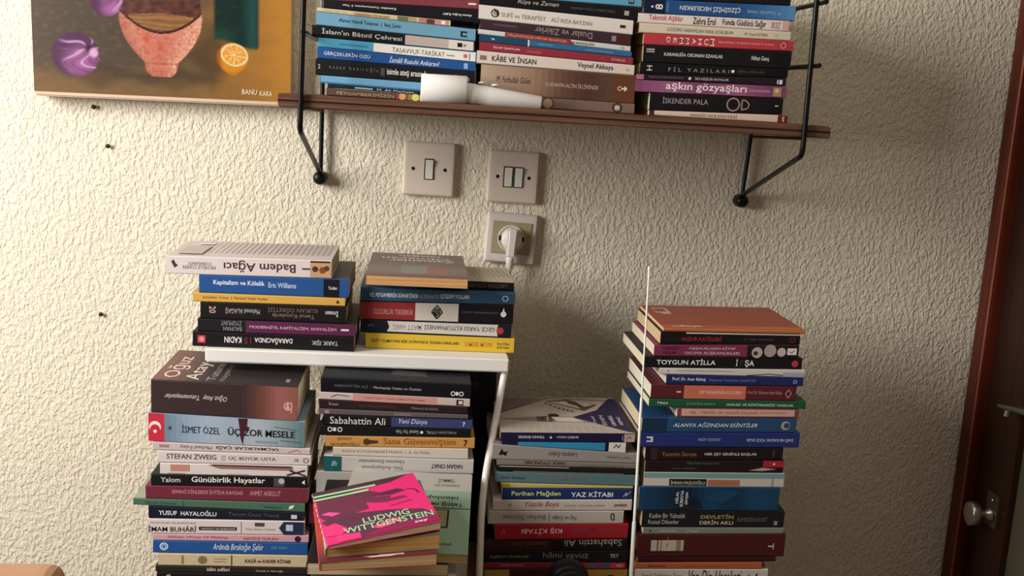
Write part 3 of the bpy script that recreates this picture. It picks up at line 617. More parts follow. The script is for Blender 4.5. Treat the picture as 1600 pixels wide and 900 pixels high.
# ------------------------------------------------------------------ books on the white stand
fw = (lambda a, b: (a.z - (b.z-a.z)/(b.x-a.x)*a.x + .0002, (b.z-a.z)/(b.x-a.x)))(at(320, 544.5, WY), at(796, 561.5, WY))
gD = 'books in the left pile on the white stand'; wD = 'left white stand pile'
stack([
 B((259.5, 399, 427, 518, 407, 435), '#d6cac8', 'thick white paperback with upside down purple title', [('tb', 'Badem Ağacı', .345, .78, .2, .86, '#4f2231', 180), ('t', 'MICHELLE COHEN', .1, .295, .3, .5, '#7d7370', 180), ('t', 'CORASANTI', .135, .27, .52, .7, '#7d7370', 180), ('y', [(.03, .7), (.05, .35), (.07, .5), (.055, .6), (.045, .8)], '#3a3236'), ('p', .87, .995, .06, .95, '#c39a76'), ('p', .87, .99, .85, .95, '#3a2a22'), ('o', .9, .5, .004, '#4a3026'), ('o', .945, .45, .0045, '#7b4d36'), ('o', .97, .55, .0035, '#5c3a2a'), ('l', [(.82, .5), (.87, .5)], .0018, '#2d2424')],
   top=[('p', .06+.033*k, .068+.033*k, .25-.01*(k % 3), .95, '#b3a4a0') for k in range(3, 28)] + [('p', .1, .2, .72, .8, '#e6ddd8'), ('p', .05, .2, .1, .6, '#b9aca6')], topcol='#c9bcb8', yaw=0),
 B((311, 430, 456, 545, 437, 466), '#27518f', 'blue paperback with white title and black end block', [('tb', 'Kapitalizm ve Kölelik', .095, .435, .42, .75, '#e6ebf2'), ('tb', 'Eric Williams', .46, .645, .42, .7, '#bfd2ea'), ('p', .83, .935, .03, .97, '#15171d'), ('tb', 'Yordam', .862, .92, .42, .6, '#d9dbe0')], topcol='#4a4442', depth=.150, yaw=0),
 B((302, 458, 471, 539, 466, 478), '#d0a44e', 'mustard yellow thin paperback with small dark lettering', [('tb', 'Jonathan Crary  |  Parasal Yazılı Yazılar', .06, .49, .35, .68, '#6f4f22'), ('y', [(.94, .35), (.965, .35), (.95, .75)], '#2b2418')]),
 B((313, 472, 497, 541, 480, 506), '#191617', 'black paperback with upside down brown title', [('tb', '20', .06, .105, .35, .78, '#c9a39c', 270), ('tb', 'Mehmed ALAGAŞ', .17, .405, .35, .75, '#a59c97', 180), ('t', "KUR'AN ÖĞRETİSİ", .46, .8, .48, .8, '#7f6860', 180), ('t', 'Temel Konularda', .49, .78, .22, .45, '#8a776e', 180), ('tb', 'İnsan', .855, .945, .35, .7, '#d9d4cf', 180)]),
 B((309, 498, 517, 556, 507, 526), '#1c1920', 'black and purple paperback with white capitals', [('p', .3, .998, .03, .97, '#5b2547'), ('t', 'ZYGMUNT', .145, .275, .55, .9, '#9a939a', 180), ('t', 'BAUMAN', .16, .275, .12, .45, '#9a939a', 180), ('tb', 'MODERNİTE, KAPİTALİZM, SOSYALİZM', .325, .875, .35, .68, '#cfa9c4'), ('p', .905, .955, .42, .58, '#e0d3dc')]),
 B((301, 518, 541, 553, 526, 549), '#171617', 'black paperback with upside down white bold title', [('p', .03, .078, .25, .75, '#c4404f'), ('o', .055, .5, .0035, '#e08a92'), ('tb', 'KADIN', .195, .3, .32, .72, '#ebe8e6', 180), ('tb', '15', .315, .36, .3, .72, '#7d2a33', 180), ('tb', 'DARAĞACINDA', .38, .615, .3, .72, '#ebe8e6', 180), ('tb', 'TARIK IŞIK', .735, .9, .35, .72, '#bdb7b3', 180)]),
], -.236, wD, gD, fw, depth=.137)

gE = 'books in the right pile on the white stand'; wE = 'right white stand pile'
stack([
 B((563, 448, 470, 805, 458, 476), '#33536f', 'slate blue paperback with white and orange capitals', [('tb', 'HZ. PEYGAMBERİN SÜNNETİNDE', .06, .37, .32, .72, '#dfe5ea'), ('tb', 'ALTERNATİF', .38, .505, .32, .7, '#a8907a'), ('tb', 'ÇÖZÜM YOLLARI', .515, .7, .3, .75, '#dfe5ea'), ('r', .935, .5, .0045, .0012, '#cfd9e2')], label='slate blue paperback with white capitals under the tan-edged book on right white stand pile'),
 B((561.5, 470, 497, 802, 477, 506), '#17161a', 'red white and black paperback with square knot emblem', [('p', 0, .36, .02, .98, '#8c2f30'), ('p', .36, .64, .02, .98, '#cfc6be'), ('t', 'ÖZGÜRLÜK TEKERRÜR', .09, .345, .3, .65, '#d59a94')] + [('l', [(.5-.026+.013*k, .5-.0), (.5-.0+.013*k*.5, .5-.3+.1*k)], .0012, '#2b2624') for k in range(4)] + [('l', [(.465, .5), (.5, .86), (.535, .5), (.5, .14), (.465, .5)], .0016, '#2b2624'), ('l', [(.48, .5), (.5, .7), (.52, .5), (.5, .3), (.48, .5)], .0014, '#2b2624'), ('l', [(.475, .35), (.525, .7)], .0012, '#2b2624'), ('l', [(.475, .7), (.525, .35)], .0012, '#2b2624'), ('t', 'ÜÇTEN MEMORANDUM', .66, .9, .48, .62, '#6f6b6e'), ('o', .935, .5, .004, '#e9e6e4'), ('y', [(.925, .55), (.945, .55), (.935, .85)], '#e9e6e4')], label='red, white and black paperback with a square emblem, third down beside the yellow book'),
 B((563, 499, 518, 799, 507, 527), '#171c28', 'navy paperback with white central strip', [('y', [(.175, .15), (.19, .5), (.175, .92), (.91, .92), (.9, .5), (.91, .1)], '#d3cdc6'), ('tb', 'GECE YARISI KÜTÜPHANESİ', .42, .89, .3, .72, '#4f4a45', 180), ('tb', 'MATT HAIG', .215, .4, .3, .7, '#9a938b', 180), ('l', [(.05, .45), (.065, .65), (.09, .5)], .0012, '#5c6b85'), ('o', .925, .5, .005, '#b0393a')], label='navy paperback with white central strip directly above the bright yellow book'),
 B((571, 521, 545, 803, 531, 553), '#d9b53a', 'bright yellow paperback', [('tb', 'EŞİT OLMAYAN BİR DÜNYADA İNSAN HAKLARI', .04, .625, .38, .68, '#2d2712'), ('tb', 'SAMUEL MOYN', .665, .85, .36, .66, '#d0802e'), ('tb', 'RUTİN', .885, .965, .52, .72, '#5c5020'), ('tb', 'KİTAP', .885, .965, .28, .48, '#5c5020')], label='bright yellow paperback with black capitals at bottom of right white stand pile'),
], -.212, wE, gE, fw, depth=.137)
# the two loose books on top of that pile
zE = at(684, 453, -.212).z; sE = (at(805, 458, -.212).z - at(563, 448, -.212).z)/(at(805, 458, -.212).x - at(563, 448, -.212).x); xE = at(684, 453, -.212).x
plE = lambda dz, cy=0: (zE + dz - sE*xE - cy*-.212, sE, cy)
a = at(650, 455, -.200); b = at(803, 455, -.200)
build_book(a, 0, b.x - a.x, .125, plE(.0004), plE(.0120), '#191516', 'black-spined book half hidden behind the tan-edged book by the socket', gE, '#d9c9b0',
   [('t', 'LAETITIA COLOMBANI', .42, .93, .3, .75, '#6f5f58', 180)], [('l', [(.62+.05*k, .35), (.56+.05*k, .85)], .0012, '#8a7a66') for k in range(8)], topcol='#c3b29a')
a = at(570, 445, -.262); b = at(731, 450, -.262); W_ = b.x - a.x
o = build_book(Vector((a.x, a.y + .195, 0)), -math.pi/2, .195, W_, plE(.0123), plE(.0262), '#7d6a62', 'brownish paperback lying tail edge forward on right white stand pile', gE, '#d9a673',
   [], [('tb', 'Olağan', .06, .15, .3, .75, '#d8d0ca', 270), ('tb', 'Olmayan', .17, .27, .12, .85, '#d8d0ca', 270), ('tb', 'Zamanlar', .29, .38, .2, .9, '#d8d0ca', 270), ('g', .48, .97, .0, 1, ['#7d6a62', '#86796f', '#7a6660']), ('p', .55, .88, .34, .62, '#868a80'), ('p', .6, .93, .60, .82, '#966c66')], topcol='#7d6a62')

# ------------------------------------------------------------------ piles on the desk
fd = (DESK_Z + .0002, 0.0)
gF = 'books in the leftmost pile on the desk'; wF = 'leftmost desk pile'
stack([
 B((236, 593, 641, 465, 605, 657), '#3a2c2e', 'very thick dark brown paperback with turned white cover lettering', [('g', .62, .998, .01, .99, ['#3a2c2e', '#6b4038', '#96605a', '#8a554c']), ('ti', 'Oğuz Atay  Tutunamayanlar', .09, .515, .44, .64, '#d9d0cc', 180), ('r', .935, .42, .0058, .0018, '#d0a59a'), ('p', .955, .962, .22, .55, '#d0a59a'), ('y', [(.915, .3), (.95, .3), (.932, .6)], '#d0a59a')],
   top=[('g', .0, .45, .01, .99, ['#7a5a52', '#5a4440', '#2b2526']), ('t', 'Oğuz', .04, .19, .1, .78, '#e0c5b8', 90), ('t', 'Atay', .21, .34, .06, .62, '#e0d2c4', 90), ('t', 'Tutuna', .36, .42, .06, .6, '#a99a98', 90), ('t', 'mayanlar', .44, .50, .05, .6, '#8f8380', 90), ('p', .9, .93, .12, .22, '#8a7d78')], topcol='#2b2526', depth=.155),
 B((232, 648, 689, 476, 660, 700), '#7f93a8', 'thick grey blue paperback with red block and black title', [('g', .1, .998, .02, .98, ['#6d8296', '#8fa3b8', '#a3b1c4', '#9aa8b8', '#a9b4bf', '#8d9ea6', '#5f7a80']), ('p', 0, .1, .01, .99, '#c42f43'), ('o', .042, .52, .0075, '#efe2e0'), ('o', .042, .44, .0062, '#c42f43'), ('o', .042, .36, .0022, '#efe2e0'), ('y', [(.12, .5), (.145, .58), (.14, .42)], '#33445c'), ('t', 'İSMET ÖZEL', .21, .455, .36, .68, '#1d2a3c'), ('tb', 'ÜÇ ZOR MESELE', .505, .935, .3, .66, '#15181f'), ('y', [(.57, .99), (.63, .99), (.625, .72), (.645, .66), (.61, .5), (.605, .3), (.6, .02), (.585, .3), (.58, .62)], '#43202a'), ('l', [(.8, .75), (.95, .66)], .001, '#4f6b70'), ('l', [(.84, .25), (.98, .2)], .001, '#4f6b70'), ('p', .68, .82, .14, .2, '#8396a8')]),
 B((239, 690, 703, 484, 701, 712), '#c7b9b8', 'pale pink paperback with upside down black title', [('tb', 'SAÇMALIKLAR ÇAĞI', .4, .8, .3, .9, '#252021', 180), ('t', 'Michael Foley', .17, .37, .3, .85, '#6d6263', 180), ('p', .04, .1, .4, .7, '#a67a80'), ('l', [(.86, .3), (.92, .7), (.94, .3)], .0012, '#b0797c')]),
 B((248, 704, 723, 486, 711, 728), '#d4c8c8', 'whitish paperback with spaced grey capitals', [('tb', 'STEFAN ZWEIG', .05, .375, .35, .78, '#4b4648'), ('p', .405, .435, .3, .36, '#8a8486'), ('p', .405, .435, .48, .54, '#8a8486'), ('p', .405, .435, .66, .72, '#8a8486'), ('t', 'ÜÇ BÜYÜK USTA', .455, .765, .32, .75, '#625c5f'), ('p', .89, .915, .4, .46, '#3c393b'), ('p', .89, .915, .56, .62, '#3c393b'), ('r', .965, .5, .0036, .0009, '#6b6668')]),
 B((250, 723, 741, 480, 728, 746), '#d3cac8', 'white paperback with red and brown picture patches', [('p', .07, .2, .3, .9, '#b9847a'), ('y', [(.32, .92), (.9, .88), (.9, .55), (.4, .6)], '#8d6b63'), ('y', [(.34, .97), (.9, .93), (.88, .78), (.36, .85)], '#4b2a2a'), ('p', .05, .17, .1, .16, '#8f8784'), ('p', .45, .6, .1, .16, '#9a9290'), ('l', [(.86, .15), (.985, .6)], .0022, '#3a2228'), ('l', [(.88, .55), (.99, .12)], .0022, '#3a2228')]),
 B((236, 741, 758, 481, 746, 762), '#141416', 'black paperback with white serif title', [('tb', 'Yalom', .06, .185, .32, .78, '#c9c6c2'), ('tb', 'Günübirlik Hayatlar', .255, .725, .22, .88, '#e6e3dd'), ('p', .78, .85, .08, .9, '#4a4648'), ('o', .83, .6, .004, '#b7b1ae'), ('y', [(.96, .5), (.98, .3), (.98, .75)], '#e6e3dd')], topcol='#1a1a1c'),
 B((227.5, 759, 780, 481, 763, 784), '#6f2a3c', 'maroon paperback with small pink capitals', [('t', 'SEMAVİ DİNLERDE İHTİDA KAVGASI', .16, .595, .45, .8, '#cf9aa2'), ('t', 'AHMET AKBULUT', .64, .83, .42, .75, '#cf9aa2'), ('r', .88, .4, .005, .001, '#7f3a48'), ('r', .94, .45, .005, .001, '#7f3a48')], rnd=.004),
 B((208, 777, 788, 476, 789, 801), '#496a58', 'green thin paperback sticking out left of its pile', [('tb', 'Ahmet Özdemir', .07, .25, .3, .65, '#2a4536'), ('p', .285, .29, .1, .9, '#39574a'), ('t', 'Mahiyeti', .76, .86, .25, .55, '#253d31'), ('y', [(.905, .25), (.93, .4), (.94, .8), (.91, .65)], '#d9e0d6')], topcol='#8c8f7c', depth=.15),
 B((232, 791, 809, 474, 801, 815), '#151a28', 'navy paperback with wide white capitals', [('tb', 'YUSUF  HAYALOĞLU', .065, .435, .3, .8, '#e3e5ea'), ('t', 'Turum Gece Tutuş', .51, .84, .3, .75, '#5f5868'), ('p', .92, .958, .25, .7, '#c9cbd2')]),
 B((230, 811, 833, 476, 814, 835), '#d3c9c6', 'white paperback with bold black title and navy tip', [('t', 'İSLÂM İLİM GELENEĞİNDE', .02, .305, .68, .82, '#6b6465'), ('tb', 'İMAM BUHÂRÎ', .005, .31, .15, .58, '#1d1c20'), ('p', .325, .565, .28, .52, '#2b2a30'), ('tb', 'HAYATI VE ESERLERİ', .34, .555, .33, .47, '#c9c4c4'), ('p', .592, .595, .08, .92, '#77707a'), ('t', 'Talha Zübeyr Hayman', .62, .81, .28, .48, '#9a9194'), ('p', .68, .74, .6, .85, '#4a464d'), ('y', [(.835, .5), (.865, .05), (.995, .05), (.995, .95), (.865, .95)], '#232c4a'), ('p', .88, .925, .3, .75, '#b9c3d6')]),
 B((239, 835, 844, 482, 838, 848), '#c49aa4', 'thin pink paperback with dark red lettering', [('t', "Elif'ten 19'nun 19 Mektup", .1, .48, .3, .8, '#8a4458'), ('t', 'HATİCE ÖZKAN', .58, .8, .28, .78, '#7a3a4c'), ('o', .93, .5, .0042, '#3a1d28')]),
 B((239, 845, 862, 480, 849, 866), '#1f5192', 'bright blue paperback with white script title', [('r', .07, .55, .0055, .0014, '#d4e2f2'), ('r', .07, .55, .003, .001, '#d4e2f2'), ('ti', 'Ardında Bıraktığın Şehir', .385, .715, .2, .9, '#dbe6f3'), ('ti', 'Ayfer Kafkas', .76, .87, .4, .75, '#6f9ad0')]),
 B((247, 866, 883, 480, 870, 887), '#c2b394', 'cream paperback with brown seal and black capitals', [('p', .155, .17, .15, .85, '#8a7858'), ('o', .295, .5, .0058, '#7d6c50'), ('p', .37, .455, .35, .42, '#9a8868'), ('p', .37, .455, .58, .65, '#9a8868'), ('p', .485, .492, .05, .95, '#5c4b34'), ('tb', 'KAZÂ ve KADER KİTABI', .58, .885, .35, .72, '#382d20')]),
 B((243, 884, 893, 480, 888, 898), '#24221f', 'dark thin paperback with small pale lettering', [('tb', 'islâm sufileri', .335, .485, .3, .85, '#cfc6b8'), ('tb', 'Mustafa A. Nasıroğlu', .66, .84, .25, .65, '#a79f94')]),
 B((245, 894, 914, 478, 899, 918), '#131214', 'black paperback with white script cut by the photo edge', [('ti', 'Soz', .05, .165, .35, .85, '#cfcac2'), ('tb', 'ZAMANIN KAPISI KUR’AN', .21, .6, .45, .75, '#a9a49c'), ('tb', 'İHYA İSLÂM', .68, .85, .45, .75, '#d9d4cc')]),
], -.30, wF, gF, fd, depth=.148)

gG = 'books in the second pile on the desk'; wG = 'second desk pile'
stack([
 B((501, 590, 612, 736, 601, 623), '#0f1016', 'black paperback with faint cover picture and white ring marks', [('t', 'SABAHATTİN ALİ', .09, .31, .42, .66, '#6d6a6e'), ('t', '/', .33, .335, .42, .66, '#6d6a6e'), ('t', 'Markopaşa Yazıları ve Ötekiler', .35, .67, .35, .62, '#b9b6b6'), ('r', .88, .32, .0032, .0012, '#e3e1df'), ('p', .898, .915, .2, .45, '#e3e1df'), ('r', .935, .32, .0032, .0012, '#e3e1df')], top=[('p', .46, .7, .2, .55, '#2b2d30'), ('y', [(.45, .2), (.72, .18), (.68, .3), (.5, .4)], '#3d3f40')], topcol='#12131c', depth=.145),
 B((498, 612, 624, 734, 624, 636), '#c6b4ae', 'whitish paperback with pink central band', [('p', .225, .78, .05, .95, '#c78f88'), ('tb', 'HENRY REŞIT GÖNÜL JUMALETTİN KAMU', .3, .7, .35, .68, '#8c4742'), ('l', [(.08, .4), (.12, .75), (.2, .6)], .0012, '#6d5b5b'), ('p', .91, .955, .15, .85, '#2b1d20'), ('p', .925, .95, .3, .7, '#d9cfca')]),
 B((498.5, 624, 638, 730, 636, 648), '#2b1b20', 'dark maroon paperback with faint brown title', [('t', 'KUR’AN’DAN MÜMİNE', .27, .52, .35, .8, '#5f3a3e'), ('t', 'Mehmed ALAGAŞ', .62, .8, .3, .7, '#8f878d'), ('tb', 'İnsan', .065, .13, .45, .8, '#a29aa0')]),
 B((498, 638, 647, 731, 648, 655), '#5d5456', 'thin taupe paperback with pink left end', [('p', .04, .07, .2, .8, '#a87d82'), ('p', .5, .62, .3, .7, '#7a7072')]),
 B((506, 648, 664, 738.5, 656, 670), '#16141a', 'black and violet blue paperback with white slab lettering', [('p', .45, .998, .03, .97, '#37416f'), ('t', 'Sabahattin Ali', .04, .41, .15, .85, '#dcd8d4'), ('ti', 'Yeni Dünya', .5, .69, .22, .85, '#cfd4ea'), ('tb', '7', .93, .95, .25, .7, '#e3e3ea')]),
 B((500, 664, 680, 736, 671, 684), '#121114', 'black paperback with white ring marks and upside down title', [('r', .065, .62, .0032, .0012, '#d9d6d4'), ('p', .085, .105, .45, .8, '#d9d6d4'), ('r', .13, .62, .0032, .0012, '#d9d6d4'), ('t', 'FÜRUZAN', .78, .9, .35, .68, '#9a9694', 180), ('tb', 'OYAL', .7, .77, .35, .68, '#9a9694', 180), ('o', .67, .52, .002, '#e3e0dd'), ('t', 'Gamalı Yaz Yolu', .5, .65, .32, .72, '#b3afac', 180)]),
 B((508, 681, 697, 741.5, 685, 699), '#c08d4f', 'orange ochre paperback with brown lettering', [('t', 'ŞEVKET', .08, .18, .58, .9, '#5a3a1d'), ('t', 'SAYLIMOĞLU', .035, .225, .12, .45, '#5a3a1d'), ('o', .275, .5, .0045, '#4f331c'), ('y', [(.28, .7), (.35, .62), (.35, .4), (.28, .3)], '#4f331c'), ('t', 'Sana Güvenmiştim', .385, .87, .15, .9, '#a2561f'), ('tb', '7', .925, .95, .2, .8, '#2b1d12')]),
 B((520, 699, 711, 731, 703, 718), '#c9bdb2', 'cream white paperback shorter than its neighbours', [('t', 'RUSYA KUTUSUNDAKİ MUSKA  |  A. ALTINAL', .07, .72, .35, .75, '#77695f')]),
 B((506, 712, 736, 739.5, 719, 741), '#bdb6b2', 'grey white paperback with teal left block', [('p', 0, .117, .03, .97, '#17585a'), ('ti', 'Ih', .05, .085, .35, .68, '#b9d3d0'), ('t', 'Din Anlayışımız', .25, .52, .2, .48, '#6b6668', 180), ('t', 'Üzerine Denemeler', .225, .53, .55, .82, '#6b6668', 180), ('tb', 'HASAN ONAT', .715, .925, .35, .66, '#3d3a66', 180)]),
 B((494, 736, 788, 735, 741, 790), '#a3a19b', 'pale grey paperback mostly hidden behind the pink book'),
 B((482, 788, 819, 728, 790, 820), '#5f2233', 'maroon paperback with white capitals at its left end', [('t', 'TEFSİR', .03, .2, .35, .65, '#d9c3c6')]),
 B((486, 819, 862, 728, 820, 862), '#131215', 'thick black paperback mostly hidden behind the pink book'),
 B((486, 862, 914, 730, 862, 916), '#cfc9c2', 'whitish thick book mostly hidden behind the pink book'),
], -.295, wG, gG, fd, depth=.138)

# front pile: the pink book and those under it
gP = 'books in the small pile in front of the second desk pile'
def ground(u, v, z): p = at_z(u, v, z); return Vector((p.x, p.y, 0))
z9 = at(620, 740, -.305).z
FR, BR = ground(731, 867, z9), ground(738, 742, z9)
if BR.y > -.300: BR = FR + (BR-FR)*((-.300-FR.y)/(BR.y-FR.y))
eq = (FR-BR).normalized(); D9 = (FR-BR).length; yaw9 = math.atan2(eq.x, -eq.y) + math.pi; W9 = .158
t9 = .011
build_book(BR, yaw9, W9, D9, (z9-t9, 0, 0), (z9, 0, 0), '#7f9a80', 'large pale green book lying flat underneath the red and pink books', gP, '#c9a877', [],
  [('p', .0, 1, .0, .25, '#aaa79f'), ('tb', 'HORASANLILAR İÇİN', .1, .3, .15, .2, '#4a4742'), ('tb', 'TEMMUZ', .14, .28, .08, .13, '#4a4742'), ('tb', 'ideolojisi', .1, .4, .31, .37, '#1f201d'), ('tb', 'Tebliğ ne Nedir?', .06, .5, .40, .46, '#1f201d'),
   ('p', 0, 1, .475, .485, '#26301f'), ('p', .16, .4, .5, .72, '#20251d'), ('p', .175, .4, .51, .705, '#8a8a5a'), ('o', .3, .6, .012, '#5f6b42'), ('t', 'yayınevi', .12, .3, .88, .92, '#3c4a38')], topcol='#86a08a')
YF = math.radians(8.0); X9 = ground(505, 866, z9).x
def fpl(dz, sl): return (z9 + dz - sl*X9, sl, 0)
def front_book(FLp, Wd, zb, zt, D, col, label, pages, top, topcol, spine=(), hard=False, YF=YF):
    n = Vector((-zt[1], 0, 1)); a = at_plane(*FLp, Vector((0, 0, zt[0])), n)
    eqv = Vector((-math.sin(YF), math.cos(YF), 0)); P0 = a + eqv*D     # spine on the left: the book's own axis runs toward the viewer
    return build_book(P0, YF - math.pi/2, D, Wd, zb, zt, col, label, gP, pages, spine, top, hard, topcol)
front_book((499, 879), .124, fpl(.0003, 0), fpl(.0100, .035), .165, '#b0372f', 'red orange covered book between green large book and tan-edged book', '#d3b487', [('g', .55, 1, .0, 1, ['#c44a3a', '#a83a3a', '#5c2a33']), ('y', [(.965, .36), (.975, .44), (.985, .40), (.985, .6), (.965, .7)], '#e9d9cf'), ('p', .955, .975, .5, .72, '#dfb7a8')], '#b8443a')
front_book((508, 857), .122, fpl(.0103, .035), fpl(.0205, .10), .16, '#7f9a7c', 'green covered book with tan page edge directly under the pink book', '#cf9f63', [], '#829c80')
pk = '#d92f72'; dk = '#4a3038'; gm = '#9fd0a4'
front_book((511, 853), .121, fpl(.0215, .12), fpl(.0258, .165), .158, pk, 'bright pink paperback with a dark portrait and mint green capitals', '#d9c7a4',
 [('y', [(0, 0), (.0, .95), (.10, .75), (.13, .4), (.2, .0)], dk), ('y', [(.2, .02), (.15, .35), (.18, .52), (.27, .62), (.33, .55), (.36, .70), (.44, .66), (.40, .45), (.52, .46), (.56, .28), (.60, .06), (.5, 0)], '#6b3247'),
  ('y', [(.28, .5), (.25, .78), (.32, .85), (.35, .72), (.33, .6)], '#5a2a3e'), ('y', [(.42, .48), (.41, .8), (.455, .84), (.47, .62)], '#7a2c50'), ('l', [(.56, .64), (.52, .86)], .0014, '#5a2a3e'), ('l', [(.29, .86), (.34, .93), (.42, .95)], .0022, '#5a2a3e'),
  ('y', [(.6, .0), (.55, .3), (.62, .62), (.72, .9), (.84, .98), (.98, .7), (.99, .3), (.8, .12)], '#5c3348'), ('y', [(.46, .02), (.44, .1), (.5, .2), (.53, .12)], '#e2549a'), ('y', [(.70, .01), (.66, .12), (.8, .22), (.88, .14), (.86, .01)], '#e03a7c'), ('y', [(.86, .4), (.78, .62), (.82, .72), (.92, .5)], '#e0447f'), ('y', [(.88, .1), (.9, .3), (.99, .3), (.99, .1)], '#e03a7c'), ('y', [(.99, .3), (.9, .5), (.86, .99), (.99, .99)], '#8a2752'),
  ('tb', 'FRANÇOISE ARMENGAUD', .0, .0, 0, 0, gm) if False else ('p', .085, .12, .0, .6, gm), ('p', .155, .19, .0, .52, gm),
  ('tb', 'LUDWIG', .70, .80, .35, .78, gm, 90) if False else ('tb', 'LUDWIG', .68, .775, .36, .78, gm, 90), ('tb', 'WITTGENSTEIN', .79, .885, .17, .97, gm, 90), ('tb', 'say', .925, .96, .78, .9, '#efdfe6', 90)], pk,
 [('p', .1*k, .1*k+.05, .1, .9, '#e9d9d9') for k in range(10)], YF=math.radians(11.5))
zz = z9 - t9
for k, (t, c, lab, lx, rx, pg_) in enumerate(((.015, '#1a1718', 'black covered book poking out left below the large green book', 481, 700, '#d9c7a4'), (.030, '#cfcac8', 'white covered book near photo bottom below the pink book', 489, 712, '#cdb48a'), (None, '#5a4a40', 'thick brown book under the front pile, below photo bottom', 492, 712, '#cdb48a'))):
    if t is None: t = zz - DESK_Z - .0004
    a, b = ground(lx, 868 + 16*k, zz), ground(rx, 868 + 16*k, zz); y0_ = FR.y + .004*k
    a.y = b.y = y0_; D = -.302 - y0_
    build_book(Vector((a.x, y0_ + D, 0)), -math.pi/2, D, b.x-a.x, (zz-t, 0, 0), (zz-.0001, 0, 0), c, lab, gP, pg_)
    zz -= t

